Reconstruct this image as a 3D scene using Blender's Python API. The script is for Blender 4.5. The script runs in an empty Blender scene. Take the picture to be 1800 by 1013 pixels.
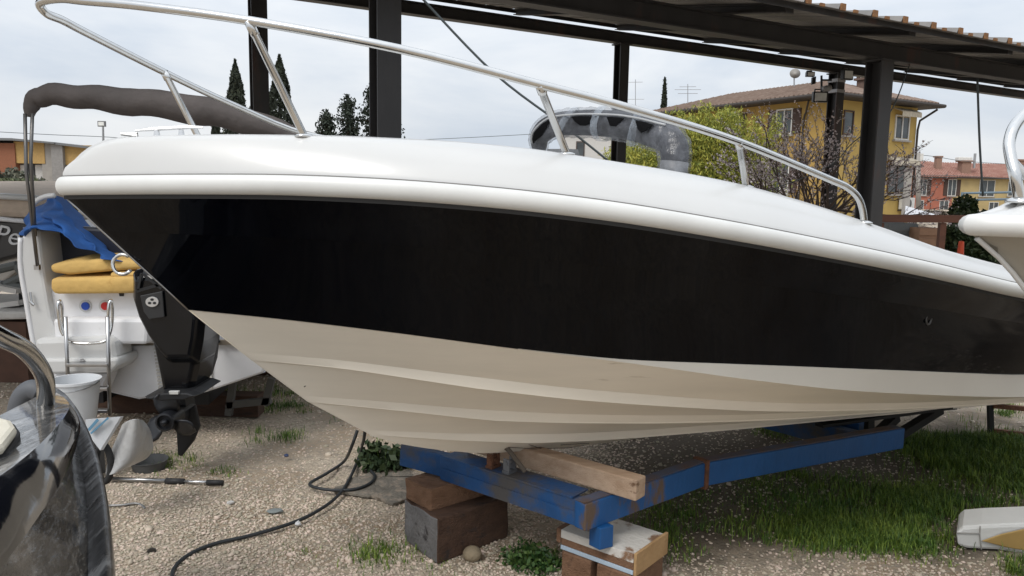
import bpy, math, random
import numpy as np
random.seed(7); rng = np.random.default_rng(7)
C = bpy.context.scene.collection
SC = bpy.context.scene

# ------------------------------------------------------------------ camera
F_PX, W_PX, H_PX = 1360.0, 1800.0, 1013.0
PITCH, ROLL, EYE = math.radians(7.2), math.radians(1.0), 1.6
V = lambda *a: np.array(a, float)
cam_f = V(0, math.cos(PITCH), -math.sin(PITCH)); r0 = V(1, 0, 0); u0_ = np.cross(r0, cam_f)
cam_r = math.cos(ROLL)*r0 + math.sin(ROLL)*u0_
cam_u = math.cos(ROLL)*u0_ - math.sin(ROLL)*r0
CAM = V(0, 0, EYE)
cd = bpy.data.cameras.new('camera'); cam = bpy.data.objects.new('camera', cd); C.objects.link(cam)
cd.sensor_width = 36; cd.lens = F_PX/W_PX*36; cd.clip_end = 2000; cd.clip_start = .05
from mathutils import Matrix, Vector
cam.matrix_world = Matrix(((cam_r[0], cam_u[0], -cam_f[0], 0), (cam_r[1], cam_u[1], -cam_f[1], 0),
                           (cam_r[2], cam_u[2], -cam_f[2], EYE), (0, 0, 0, 1)))
SC.camera = cam

# ------------------------------------------------------------------ sky, sun, exposure
SUN_EL, SUN_AZ = math.radians(52), math.radians(215)      # azimuth clockwise from +Y
w = bpy.data.worlds.new('World'); SC.world = w; w.use_nodes = True
nt = w.node_tree; nt.nodes.clear()
out = nt.nodes.new('ShaderNodeOutputWorld'); bg = nt.nodes.new('ShaderNodeBackground')
sky = nt.nodes.new('ShaderNodeTexSky'); sky.sky_type = 'NISHITA'; sky.sun_disc = False
sky.sun_elevation = SUN_EL; sky.sun_rotation = SUN_AZ; sky.dust_density = 3.0; sky.air_density = 1.0
tc = nt.nodes.new('ShaderNodeTexCoord'); mp = nt.nodes.new('ShaderNodeMapping'); mp.inputs['Scale'].default_value = (1.6, 1.6, 5.5)
nz = nt.nodes.new('ShaderNodeTexNoise'); nz.inputs['Scale'].default_value = 1.7; nz.inputs['Detail'].default_value = 6; nz.inputs['Roughness'].default_value = .55
nz.inputs['Distortion'].default_value = .3
rp = nt.nodes.new('ShaderNodeValToRGB'); rp.color_ramp.elements[0].position = .36; rp.color_ramp.elements[1].position = .66
rp.color_ramp.elements[0].color = (5.9, 6.5, 7.3, 1); rp.color_ramp.elements[1].color = (8.2, 8.4, 8.6, 1)
mx = nt.nodes.new('ShaderNodeMix'); mx.data_type = 'RGBA'; mx.inputs['Factor'].default_value = .93
nt.links.new(tc.outputs['Generated'], mp.inputs['Vector']); nt.links.new(mp.outputs['Vector'], nz.inputs['Vector'])
nt.links.new(nz.outputs['Fac'], rp.inputs['Fac'])
nt.links.new(sky.outputs['Color'], mx.inputs['A']); nt.links.new(rp.outputs['Color'], mx.inputs['B'])
sx = nt.nodes.new('ShaderNodeSeparateXYZ'); nt.links.new(tc.outputs['Generated'], sx.inputs['Vector'])
zm = nt.nodes.new('ShaderNodeMapRange'); zm.inputs['From Min'].default_value = 0; zm.inputs['From Max'].default_value = 1; zm.inputs['To Min'].default_value = .84; zm.inputs['To Max'].default_value = 1.7
nt.links.new(sx.outputs['Z'], zm.inputs['Value'])
vm = nt.nodes.new('ShaderNodeVectorMath'); vm.operation = 'SCALE'; nt.links.new(mx.outputs['Result'], vm.inputs[0]); nt.links.new(zm.outputs['Result'], vm.inputs['Scale'])   # an overcast sky brightens towards the zenith
nt.links.new(vm.outputs['Vector'], bg.inputs['Color']); bg.inputs['Strength'].default_value = .1
nt.links.new(bg.outputs['Background'], out.inputs['Surface'])
sd = bpy.data.lights.new('sun', 'SUN'); sd.energy = 1.5; sd.angle = math.radians(25); sd.color = (1, .96, .9)
so = bpy.data.objects.new('sun', sd); C.objects.link(so)
sdir = V(math.sin(SUN_AZ)*math.cos(SUN_EL), math.cos(SUN_AZ)*math.cos(SUN_EL), math.sin(SUN_EL))
so.rotation_euler = Vector(-sdir).to_track_quat('-Z', 'Y').to_euler()
SC.view_settings.view_transform = 'Standard'; SC.view_settings.look = 'None'
SC.view_settings.gamma = 1; SC.view_settings.exposure = 0.30; SC.view_settings.use_curve_mapping = False

# ------------------------------------------------------------------ helpers: points in the place
def ray(px, py):
    d = cam_f*F_PX + cam_r*(px-W_PX/2) - cam_u*(py-H_PX/2)
    return d/d[1]
def P(px, py, Y): return CAM + ray(px, py)*Y
def G(px, py, z=0.0):
    d = ray(px, py); return CAM + d*((z-EYE)/d[2])
TH = math.radians(30); A = V(math.cos(TH), math.sin(TH), 0); N = V(math.sin(TH), -math.cos(TH), 0); Z = V(0, 0, 1)
D0 = 2.77
def B(u, v, w): return A*u + N*(v-D0) + Z*w           # boat and canopy share one direction
def onperp(px, py, p):
    d = ray(px, py); return CAM + d*(-p/(d@N))
def solve(px, py, bf):
    f = bf if callable(bf) else (lambda u: bf)
    d = ray(px, py); u = 0; dn = d@N
    for _ in range(150):
        v = f(u); p = CAM + d*((v-D0)/dn); u += .4*(p@A-u)
    return V(p@A, v, p[2])
def smooth(y, n=3):
    y = np.array(y, float)
    for _ in range(n): y[1:-1] = .25*y[:-2]+.5*y[1:-1]+.25*y[2:]
    return y

# ------------------------------------------------------------------ helpers: materials
MATS = {}
def mat(name, col, rough=.5, metal=0, var=.12, scale=8, bump=0, bscale=60, col2=None, coat=0, spec=.5, detail=5, stretch=None, thr=(.35, .7), island=0, alpha=1, trans=0, col3=None, thr3=(.6, .7), scale3=3, sss=0):
    """procedural: base colour broken up by noise, roughness varied, fine relief; col3 = stains / wear / painted streaks with their own shape"""
    if name in MATS: return MATS[name]
    m = bpy.data.materials.new(name); m.use_nodes = True; t = m.node_tree; n = t.nodes; l = t.links
    b = n['Principled BSDF']; b.inputs['Metallic'].default_value = metal
    b.inputs['Specular IOR Level'].default_value = spec; b.inputs['Coat Weight'].default_value = coat; b.inputs['Coat Roughness'].default_value = .05
    b.inputs['Alpha'].default_value = alpha; b.inputs['Transmission Weight'].default_value = trans
    tc = n.new('ShaderNodeTexCoord'); mp = n.new('ShaderNodeMapping'); l.new(tc.outputs['Object'], mp.inputs['Vector'])
    if stretch: mp.inputs['Scale'].default_value = stretch
    nz = n.new('ShaderNodeTexNoise'); nz.inputs['Scale'].default_value = scale; nz.inputs['Detail'].default_value = detail; nz.inputs['Roughness'].default_value = .6
    l.new(mp.outputs['Vector'], nz.inputs['Vector'])
    r = n.new('ShaderNodeValToRGB'); r.color_ramp.elements[0].position = thr[0]; r.color_ramp.elements[1].position = thr[1]
    c = np.array(col); c2 = np.array(col2) if col2 is not None else np.clip(c*(1+var), 0, .95); c1 = c if col2 is not None else c*(1-var)
    r.color_ramp.elements[0].color = (*c1, 1); r.color_ramp.elements[1].color = (*c2, 1)
    l.new(nz.outputs['Fac'], r.inputs['Fac']); last = r.outputs['Color']
    if col3 is not None:
        n3 = n.new('ShaderNodeTexNoise'); n3.inputs['Scale'].default_value = scale3; n3.inputs['Detail'].default_value = 8; n3.inputs['Roughness'].default_value = .65
        l.new(mp.outputs['Vector'], n3.inputs['Vector'])
        r3 = n.new('ShaderNodeValToRGB'); r3.color_ramp.elements[0].position = thr3[0]; r3.color_ramp.elements[1].position = thr3[1]
        l.new(n3.outputs['Fac'], r3.inputs['Fac'])
        m3 = n.new('ShaderNodeMix'); m3.data_type = 'RGBA'; l.new(r3.outputs['Color'], m3.inputs['Factor']); l.new(last, m3.inputs['A']); m3.inputs['B'].default_value = (*col3, 1); last = m3.outputs['Result']
    if island:
        g = n.new('ShaderNodeNewGeometry'); hs = n.new('ShaderNodeHueSaturation')
        mr = n.new('ShaderNodeMapRange'); mr.inputs['To Min'].default_value = 1-island; mr.inputs['To Max'].default_value = 1+island
        l.new(g.outputs['Random Per Island'], mr.inputs['Value']); l.new(mr.outputs['Result'], hs.inputs['Value']); l.new(last, hs.inputs['Color']); last = hs.outputs['Color']
        mh = n.new('ShaderNodeMapRange'); mh.inputs['To Min'].default_value = .5+.03; mh.inputs['To Max'].default_value = .5-.03
        l.new(g.outputs['Random Per Island'], mh.inputs['Value']); l.new(mh.outputs['Result'], hs.inputs['Hue'])
    l.new(last, b.inputs['Base Color'])
    rr = n.new('ShaderNodeMapRange'); rr.inputs['To Min'].default_value = max(rough*.8, .02); rr.inputs['To Max'].default_value = min(rough*1.25, 1)
    l.new(nz.outputs['Fac'], rr.inputs['Value']); l.new(rr.outputs['Result'], b.inputs['Roughness'])
    if bump:
        nb = n.new('ShaderNodeTexNoise'); nb.inputs['Scale'].default_value = bscale; nb.inputs['Detail'].default_value = 4
        l.new(mp.outputs['Vector'], nb.inputs['Vector'])
        bp = n.new('ShaderNodeBump'); bp.inputs['Strength'].default_value = bump; bp.inputs['Distance'].default_value = .02
        l.new(nb.outputs['Fac'], bp.inputs['Height']); l.new(bp.outputs['Normal'], b.inputs['Normal'])
    MATS[name] = m; return m

# ------------------------------------------------------------------ helpers: meshes
class MB:
    def __init__(s): s.v = []; s.f = []
    def add(s, vs, fs):
        o = len(s.v); s.v += [tuple(map(float, p)) for p in vs]; s.f += [tuple(i+o for i in f) for f in fs]; return s
    def obox(s, c, ax, ay, az):                      # centre and three half-axis vectors
        c, ax, ay, az = map(np.asarray, (c, ax, ay, az)); q = []
        for i in (-1, 1):
            for j in (-1, 1):
                for k in (-1, 1): q.append(c+i*ax+j*ay+k*az)
        return s.add(q, [(0, 1, 3, 2), (4, 6, 7, 5), (0, 4, 5, 1), (2, 3, 7, 6), (0, 2, 6, 4), (1, 5, 7, 3)])
    def beam(s, p, q, wd, ht, up=(0, 0, 1)):         # box bar from p to q
        p, q = np.asarray(p, float), np.asarray(q, float); d = q-p; L = np.linalg.norm(d); d = d/L
        up = np.asarray(up, float); sd = np.cross(d, up)
        if np.linalg.norm(sd) < 1e-6: sd = np.cross(d, V(0, 1, 0))
        sd /= np.linalg.norm(sd); up = np.cross(sd, d)
        return s.obox((p+q)/2, d*L/2, sd*wd/2, up*ht/2)
    def tube(s, pts, r, n=8, cap=True):
        pts = [np.asarray(p, float) for p in pts]; rs = r if hasattr(r, '__len__') else [r]*len(pts)
        ring = []; prev = None
        for i, p in enumerate(pts):
            t = pts[min(i+1, len(pts)-1)]-pts[max(i-1, 0)]; t = t/(np.linalg.norm(t)+1e-12)
            if prev is None:
                a = np.cross(t, V(0, 0, 1) if abs(t[2]) < .9 else V(1, 0, 0))
            else: a = prev-t*(prev@t)
            a /= np.linalg.norm(a); prev = a; b = np.cross(t, a)
            ring.append([p+rs[i]*(math.cos(2*math.pi*k/n)*a+math.sin(2*math.pi*k/n)*b) for k in range(n)])
        vs = [x for R in ring for x in R]; fs = []
        for i in range(len(pts)-1):
            for k in range(n): fs.append((i*n+k, i*n+(k+1) % n, (i+1)*n+(k+1) % n, (i+1)*n+k))
        if cap: fs.append(tuple(range(n))[::-1]); fs.append(tuple((len(pts)-1)*n+k for k in range(n)))
        return s.add(vs, fs)
    def grid(s, rows, flip=False):                   # rows of equal length
        m, n = len(rows), len(rows[0]); fs = []
        for i in range(m-1):
            for j in range(n-1):
                f = (i*n+j, i*n+j+1, (i+1)*n+j+1, (i+1)*n+j); fs.append(f[::-1] if flip else f)
        return s.add([p for r in rows for p in r], fs)
    def prism(s, poly, ext):                         # planar outline pushed along ext
        n = len(poly); ext = np.asarray(ext, float); p = [np.asarray(q, float) for q in poly]
        fs = [tuple(range(n))[::-1], tuple(n+i for i in range(n))]+[(i, (i+1) % n, n+(i+1) % n, n+i) for i in range(n)]
        return s.add(p+[q+ext for q in p], fs)
    def lathe(s, c, prof, n=20, axis=(0, 0, 1)):     # prof: (r, h)
        ax = np.asarray(axis, float); ax /= np.linalg.norm(ax); a = np.cross(ax, V(1, 0, 0) if abs(ax[0]) < .9 else V(0, 1, 0)); a /= np.linalg.norm(a); b = np.cross(ax, a)
        vs = []; fs = []
        for r, h in prof:
            for k in range(n): vs.append(np.asarray(c)+ax*h+r*(math.cos(2*math.pi*k/n)*a+math.sin(2*math.pi*k/n)*b))
        for i in range(len(prof)-1):
            for k in range(n): fs.append((i*n+k, i*n+(k+1) % n, (i+1)*n+(k+1) % n, (i+1)*n+k))
        fs.append(tuple(range(n))[::-1]); fs.append(tuple((len(prof)-1)*n+k for k in range(n)))
        return s.add(vs, fs)
def catmull(pts, n=6):
    pts = [np.asarray(p, float) for p in pts]; o = []
    for i in range(len(pts)-1):
        p0, p1, p2, p3 = pts[max(i-1, 0)], pts[i], pts[i+1], pts[min(i+2, len(pts)-1)]
        for k in range(n):
            t = k/n; o.append(.5*((2*p1)+(-p0+p2)*t+(2*p0-5*p1+4*p2-p3)*t*t+(-p0+3*p1-3*p2+p3)*t**3))
    o.append(pts[-1]); return o
def obj(name, mb, m, parent=None, sm=False, bev=0, loc=None, subd=0, auto=None):
    me = bpy.data.meshes.new(name)
    off = V(0, 0, 0)
    if parent is not None:
        q = parent
        while q is not None: off = off+V(*q.location); q = q.parent
    elif loc is not None: off = V(*loc)
    me.from_pydata([tuple(np.asarray(p)-off) for p in mb.v], [], mb.f); me.validate()
    import bmesh
    bm = bmesh.new(); bm.from_mesh(me); bmesh.ops.recalc_face_normals(bm, faces=bm.faces); bm.to_mesh(me); bm.free()
    me.materials.append(m); o = bpy.data.objects.new(name, me); C.objects.link(o)
    if parent is not None: o.parent = parent
    elif loc is not None: o.location = loc
    if sm or auto:
        me.polygons.foreach_set('use_smooth', [True]*len(me.polygons))
        if auto: me.set_sharp_from_angle(angle=math.radians(auto))
    if bev:
        bv = o.modifiers.new('bevel', 'BEVEL'); bv.width = bev; bv.segments = 2; bv.limit_method = 'ANGLE'; bv.angle_limit = math.radians(40)
    if subd:
        sv = o.modifiers.new('subd', 'SUBSURF'); sv.levels = subd; sv.render_levels = subd
    return o
def tag(o, label=None, cat=None, group=None, kind=None):
    if label: o['label'] = label
    if cat: o['category'] = cat
    if group: o['group'] = group
    if kind: o['kind'] = kind
    return o
def thing(name, label, cat, loc, group=None):
    o = bpy.data.objects.new(name, None); C.objects.link(o); o.location = tuple(map(float, loc)); o.empty_display_size = .1
    return tag(o, label, cat, group)
def bulk(name, verts, faces_n, m, parent=None, sm=False):      # verts (k,3), all faces with the same vertex count, numpy index array
    me = bpy.data.meshes.new(name); off = V(0, 0, 0); q = parent
    while q is not None: off = off+V(*q.location); q = q.parent
    verts = np.asarray(verts, np.float32)-off.astype(np.float32); idx = np.asarray(faces_n, np.int32); k = idx.shape[1]
    me.vertices.add(len(verts)); me.vertices.foreach_set('co', verts.ravel())
    me.loops.add(idx.size); me.loops.foreach_set('vertex_index', idx.ravel())
    me.polygons.add(len(idx)); me.polygons.foreach_set('loop_start', np.arange(0, idx.size, k, dtype=np.int32)); me.polygons.foreach_set('loop_total', np.full(len(idx), k, np.int32))
    if sm: me.polygons.foreach_set('use_smooth', np.ones(len(idx), bool))
    me.update(calc_edges=True); me.materials.append(m)
    o = bpy.data.objects.new(name, me); C.objects.link(o)
    if parent is not None: o.parent = parent
    return o
def quads_at(c, size, tilt=1.0, aspect=.6, up_bias=0.0):
    """small leaf-shaped rhombs at points c"""
    n = len(c); a = rng.normal(size=(n, 3)); a[:, 2] = a[:, 2]*tilt+up_bias; a /= np.linalg.norm(a, axis=1)[:, None]
    b = np.cross(a, rng.normal(size=(n, 3))); b /= np.linalg.norm(b, axis=1)[:, None]
    s = (size*rng.uniform(.6, 1.3, n))[:, None]
    v = np.stack([c-a*s, c+b*s*aspect, c+a*s, c-b*s*aspect], 1).reshape(-1, 3)
    return v, np.arange(4*n).reshape(-1, 4)

# ------------------------------------------------------------------ materials
M_gel = mat('white_gelcoat', (.56, .56, .55), .3, var=.02, scale=3, coat=.15, bump=.01, bscale=5, col3=(.56, .54, .50), thr3=(.68, .9), scale3=6)
M_rub = mat('rub_rail_white', (.63, .63, .61), .42, var=.04, scale=6, col3=(.45, .42, .37), thr3=(.68, .80), scale3=9)
M_black = mat('black_gelcoat', (.0016, .002, .0036), .05, var=.2, scale=3, spec=.15, bump=.02, bscale=2.2, col3=(.010, .011, .014), thr3=(.50, .85), scale3=2.2, stretch=(1, 1, .35))  # pale vertical streaks in the colour stand in for reflections on the hull
M_cream = mat('cream_gelcoat', (.83, .765, .655), .36, var=.035, scale=2.5, col3=(.40, .32, .22), thr3=(.66, .76), scale3=2.6, stretch=(1, 1, 7))
M_chine = mat('chine_white', (.60, .58, .53), .38, var=.03, scale=3, col3=(.5, .46, .4), thr3=(.66, .8), scale3=6)
M_steel = mat('stainless_steel', (.62, .62, .61), .16, metal=1, var=.05, scale=20)
M_steel_dull = mat('dull_steel', (.42, .42, .42), .3, metal=1, var=.08, scale=20)
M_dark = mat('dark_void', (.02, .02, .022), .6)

# ================================================================== SETTING
# ground: one sheet, mesh finer near by, gentle bumps
def ground_h(x, y): return .012*np.sin(1.7*x+.6)*np.cos(1.3*y)+.008*np.sin(4.1*x+2.2*y)
xs = np.concatenate([[-900, -300, -100, -40, -20, -12], np.arange(-8, 12.01, .25), [16, 24, 40, 100, 300, 900]])
ys = np.concatenate([[-300, -60, -20, -8, -3], np.arange(0, 14.01, .25), [18, 24, 40, 90, 200, 500, 1200]])
mb = MB(); mb.grid([[V(x, y, float(ground_h(x, y)) if (-8 < x < 12 and 0 < y < 14) else 0.) for x in xs] for y in ys])
M_ground = mat('gravel_soil', (.29, .22, .15), .95, col2=(.49, .42, .335), scale=1.3, bump=.9, bscale=55, detail=9, thr=(.38, .62), col3=(.30, .26, .21), thr3=(.50, .58), scale3=34)
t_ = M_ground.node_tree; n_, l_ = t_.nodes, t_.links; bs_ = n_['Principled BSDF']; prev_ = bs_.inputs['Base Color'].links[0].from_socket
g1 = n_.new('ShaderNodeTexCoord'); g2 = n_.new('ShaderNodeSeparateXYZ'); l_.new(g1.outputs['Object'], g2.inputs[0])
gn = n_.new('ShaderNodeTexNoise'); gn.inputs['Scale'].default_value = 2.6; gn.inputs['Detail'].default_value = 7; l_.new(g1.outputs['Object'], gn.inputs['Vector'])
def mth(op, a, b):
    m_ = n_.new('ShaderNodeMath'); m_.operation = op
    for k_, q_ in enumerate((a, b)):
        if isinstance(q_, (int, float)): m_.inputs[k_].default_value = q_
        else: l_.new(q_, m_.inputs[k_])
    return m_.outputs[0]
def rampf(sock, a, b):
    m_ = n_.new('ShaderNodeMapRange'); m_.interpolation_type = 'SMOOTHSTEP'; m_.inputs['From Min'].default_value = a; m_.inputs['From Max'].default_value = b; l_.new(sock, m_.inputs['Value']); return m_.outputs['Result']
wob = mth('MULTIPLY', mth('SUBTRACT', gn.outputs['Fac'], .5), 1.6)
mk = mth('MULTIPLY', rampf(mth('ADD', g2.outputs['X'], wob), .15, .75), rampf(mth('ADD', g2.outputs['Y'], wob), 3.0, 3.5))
mk = mth('MULTIPLY', mk, rampf(mth('ADD', g2.outputs['Y'], wob), 5.7, 5.1))           # dark soil of the grass zone; also paints in shade under the boat
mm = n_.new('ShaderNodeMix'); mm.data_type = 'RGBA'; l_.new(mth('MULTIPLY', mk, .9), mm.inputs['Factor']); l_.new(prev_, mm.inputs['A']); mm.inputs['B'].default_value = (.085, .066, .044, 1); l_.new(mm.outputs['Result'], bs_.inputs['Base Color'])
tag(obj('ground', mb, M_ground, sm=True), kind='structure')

# ------------------------------------------------------------------ canopy (steel shelter)
PF, ZF, PB, ZB = 6.07, 3.215, 10.0, 3.905            # front / back row: distance and beam underside
SL = (ZB-ZF)/(PB-PF)
def CP(u, p, z): return A*u - N*p + Z*z
M_paint = mat('dark_steel_paint', (.030, .028, .028), .5, var=.25, scale=5, stretch=(1, 1, .3), col3=(.075, .032, .022), thr3=(.56, .72), scale3=2.5, bump=.05, bscale=40)
M_under = mat('roof_underside', (.20, .19, .18), .6, var=.15, scale=4)
M_rust = mat('rusty_edge', (.16, .075, .03), .85, col2=(.27, .13, .05), scale=30)
canopy = thing('steel_canopy', 'dark painted steel canopy with corrugated roof standing behind the boat', 'canopy', CP(2, 8, 0))
def ubeam(name, u0, u1, p, z0, h, wd, fl=.016):
    mb = MB()                                        # I section
    mb.beam(CP(u0, p, z0+fl/2), CP(u1, p, z0+fl/2), wd, fl); mb.beam(CP(u0, p, z0+h-fl/2), CP(u1, p, z0+h-fl/2), wd, fl)
    mb.beam(CP(u0, p, z0+h/2), CP(u1, p, z0+h/2), .012, h-2*fl-.001); return obj(name, mb, M_paint, canopy)
ubeam('front_beam', -6, 22, PF, ZF, .205, .16)
ubeam('back_beam', -6, 22, PB, ZB, .165, .15)
def hcol(px, py, p, zt, s, web_along=True):
    q = onperp(px, py, p); u = q@A; mb = MB(); fl = .018
    if web_along:   # flanges face front and back
        for sg in (-1, 1): mb.obox(CP(u, p+sg*(s/2-fl/2), zt/2), A*s/2, N*fl/2, Z*zt/2)
        mb.obox(CP(u, p, zt/2), A*.007, N*(s/2-fl-.001), Z*zt/2)
    else:
        for sg in (-1, 1): mb.obox(CP(u+sg*(s/2-fl/2), p, zt/2), A*fl/2, N*s/2, Z*zt/2)
        mb.obox(CP(u, p, zt/2), A*(s/2-fl-.001), N*.007, Z*zt/2)
    o = obj('column', mb, M_paint, canopy)
    bp = MB(); bp.obox(CP(u, p, zt-.011), A*(s/2+.03), N*(s/2+.03), Z*.010); obj('cap_plate', bp, M_paint, canopy)
    return u
uc1 = hcol(677, 120, PF, ZF-.002, .20); uc2 = hcol(1540, 200, PF, ZF-.002, .225)
ub = [hcol(455, 120, PB, ZB-.002, .19), hcol(1090, 180, PB, ZB-.002, .17), hcol(1464, 240, PB, ZB-.002, .21)]
hcol(2050, 200, PF, ZF-.002, .225); hcol(1900, 240, PB, ZB-.002, .21)
ztop = lambda p: ZF+.207+SL*(p-PF)                   # plane on which the rafters lie
PE, PEB = 5.02, 10.25
for k in range(-4, 9):
    u = 5.86+1.85*k; mb = MB(); nrm = V(*(Z+N*SL)); hh = .08
    a, b = CP(u, PE+.12, ztop(PE+.12)), CP(u, PEB-.08, ztop(PEB-.08))
    for off in (.006, hh-.006): mb.beam(a+Z*off, b+Z*off, .10, .012)
    mb.beam(a+Z*hh/2, b+Z*hh/2, .010, hh-.026); mb.obox(a+Z*hh/2, A*.05, N*.006, Z*hh/2)
    obj('rafter', mb, M_paint, canopy)
for p in (PE+.03, PEB-.03):                          # edge angle that carries the sheets
    mb = MB(); mb.beam(CP(-5, p, ztop(p)+.060), CP(21, p, ztop(p)+.060), .008, .056); obj('edge_angle', mb, M_paint, canopy)
# roof sheets: trapezoid ribs, each sheet one part
prof = [(0, 0), (.03, .055), (.075, .055), (.105, 0), (.20, 0), (.215, .018), (.255, .018), (.27, 0), (.47, 0)]
for k in range(0, 27):
    us = -5.0+.94*k; rows = []
    pr = [(x+.47*j, h) for j in (0, 1) for x, h in prof]
    for p in (PE-.08, PE+.6, PEB+.05):
        rows.append([CP(us+x, p, ztop(p)+.088+h+.004*(k % 2)) for x, h in pr])
    mb = MB(); mb.grid(rows); o = obj('roof_sheet', mb, M_under, canopy)
    sf = o.modifiers.new('solid', 'SOLIDIFY'); sf.thickness = .004
    for j in (0, 1):
        for x0, x1, h in ((.02, .085, .05), (.205, .265, .016)):
            e = MB(); e.obox(CP(us+.47*j+(x0+x1)/2, PE-.09, ztop(PE-.09)+.088+h*.5), A*(x1-x0)/2, N*.008, Z*(h*.5+.006)); obj('rusty_end', e, M_rust, o)

# ================================================================== MAIN BOAT
def prep(pts, bf, ext):
    q = [solve(*p, bf) for p in pts]; q += [V(u, (bf(u) if callable(bf) else bf), ww) for u, ww in ext]; return np.array(q)
UB, UT = solve(112, 344, 0)[0], 5.38
def bs(u): x = np.clip((u-UB)/2.4, 0, 1); return 1.10*(1-(1-x)**2.4)
UC = solve(330, 544, 0)[0]
def bc(u): x = np.clip((u-UC)/2.6, 0, 1); return .97*(1-(1-x)**2.05)
sheer = prep([(112, 344), (150, 343), (300, 342), (500, 343), (700, 352), (900, 368), (1100, 392), (1300, 425), (1500, 462), (1650, 492), (1800, 527)], bs, [(4.2, 1.10), (5.38, 1.03)])
colr = prep([(330, 544), (500, 561), (700, 585), (900, 612), (1095, 633), (1300, 640), (1500, 648), (1700, 656), (1800, 660)], bc, [(4.5, .765), (5.38, .715)])
chin = prep([(1095, 636), (1300, 665), (1450, 683), (1600, 693), (1737, 697), (1800, 698)], lambda u: bc(u)-.008, [(4.5, .645), (5.38, .585)])
cpre = colr[colr[:, 0] < 1.5].copy(); cpre[:, 2] -= .002; chin = np.vstack([cpre, chin])
def sv(us, vm, L=2.2): return lambda u: vm*(1-(1-np.clip((u-us)/L, 0, 1))**2)
U1, U2, U3 = solve(440, 632, 0)[0], solve(540, 708, 0)[0], solve(650, 764, 0)[0]
s1 = prep([(440, 632), (600, 643), (800, 668), (1000, 692), (1150, 703), (1300, 712), (1395, 714), (1558, 712)], sv(U1, .72), [(4.2, .585), (5.38, .50)])
s2 = prep([(540, 706), (700, 717), (850, 729), (1000, 734), (1150, 735), (1300, 732), (1400, 728)], sv(U2, .46), [(4.2, .50), (5.38, .41)])
s3 = prep([(650, 764), (800, 769), (950, 769), (1050, 765), (1150, 758), (1300, 746)], sv(U3, .22), [(4.2, .41), (5.38, .325)])
keel = prep([(650, 765), (700, 780), (760, 790), (850, 798), (1000, 787), (1200, 760), (1400, 737), (1560, 718), (1737, 708)], 0, [(5.38, .243)])
NS = 72; S = np.linspace(0, 1, NS)**1.6
def resamp(c, n=4):
    u = c[0, 0]+S*(UT-c[0, 0]); k = np.argsort(c[:, 0]); return np.stack([u, smooth(np.interp(u, c[k, 0], c[k, 1]), 2), smooth(np.interp(u, c[k, 0], c[k, 2]), n)], 1)
sheer, colr, chin, s1, s2, s3 = [resamp(c) for c in (sheer, colr, chin, s1, s2, s3)]; keel = resamp(keel, 3)
chin[:, 2] = np.minimum(chin[:, 2], colr[:, 2]-.002); chin[:, 1] = colr[:, 1]-.004
def both(rows):                                      # rows of (u,v,w) -> world, port and mirrored starboard
    mb = MB(); mb.grid([[B(*q) for q in r] for r in rows]); mb.grid([[B(q[0], -q[1], q[2]) for q in r] for r in rows], flip=True); return mb
boat = thing('motorboat', 'motorboat with glossy black topsides, white deck and cream bottom on the blue trailer', 'boat', B(2.5, 0, .3))
rows = []
for t in (0, .08, .18, .30, .302, .45, .6, .75, .88, 1):
    r = sheer*(1-t)+colr*t; fl = (-.035+.068*np.clip((S-.30)/.35, 0, 1)**1.5)*math.sin(math.pi*t)
    r = r.copy(); r[:, 1] += fl*np.clip(S*6, 0, 1)*np.clip((1-S)*2.4, 0, 1)
    if t in (.30,): r[:, 1] += .006
    rows.append(r)
def stem_fix(r): r[0, 1] = 0; return r
rows = [stem_fix(r) for r in rows]
rows_top = rows
o = obj('hull_topside', both(rows), M_black, boat, auto=25)
# bottom: chine -> S1 -> S2 -> S3 -> keel
def lerp(a, b, t): return a*(1-t)+b*t
rows = [chin]
for a, b in ((chin, s1), (s1, s2), (s2, s3)):
    rows += [lerp(a, b, .5), b]
rows += [lerp(s3, keel, .5), keel]
obj('hull_bottom', both(rows), M_cream, boat, sm=True)
k0 = int(np.argmax(chin[:, 0] > 1.28))
rmp = np.clip((colr[:, 0]-1.3)/.5, 0, 1); off = colr.copy(); off[:, 1] += .0015+.003*rmp; off2 = chin.copy(); off2[:, 1] += .002+.004*rmp
obj('chine_strip', both([colr[k0:], off[k0:], lerp(off, off2, .5)[k0:], off2[k0:], (chin-[0, .03, 0])[k0:]]), M_chine, boat, auto=40)
for prev, s, nxt in ((chin, s1, s2), (s1, s2, s3), (s2, s3, keel)):
    up, dn = lerp(s, prev, .15), lerp(s, nxt, .06); e = s.copy(); g = np.clip(S*7, 0, 1); e[:, 1] += .021*g; e[:, 2] -= .012*g
    e2 = e.copy(); e2[:, 2] -= .006*g
    for sg in (1, -1):
        mb = MB(); mb.grid([[B(q[0], sg*q[1], q[2]) for q in r] for r in (up, e, e2, dn)], flip=sg < 0); obj('strake', mb, M_cream, boat, auto=20)
def scuff(pts, v, r=.0016):
    mb = MB(); mb.tube([B(*(solve(x, y, v)+V(0, .003, 0))) for x, y in pts], r, 5); tag(obj('scuff_mark', mb, mat('scuff_dark', (.10, .085, .07), .8), boat))
scuff([(893, 786), (940, 789), (1000, 787), (1025, 783)], .045); scuff([(925, 780), (962, 792)], .05); scuff([(985, 782), (1035, 779)], .06)
scuff([(534, 680), (545, 672), (550, 674)], .03, .002)
# transom
half = [sheer[-1]]+[r[-1] for r in (colr, chin, s1, s2, s3, keel)]
poly = [B(*q) for q in half]+[B(q[0], -q[1], q[2]) for q in half[-2::-1]]
mb = MB(); mb.prism(poly, A*.02); obj('transom', mb, M_gel, boat)
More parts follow.
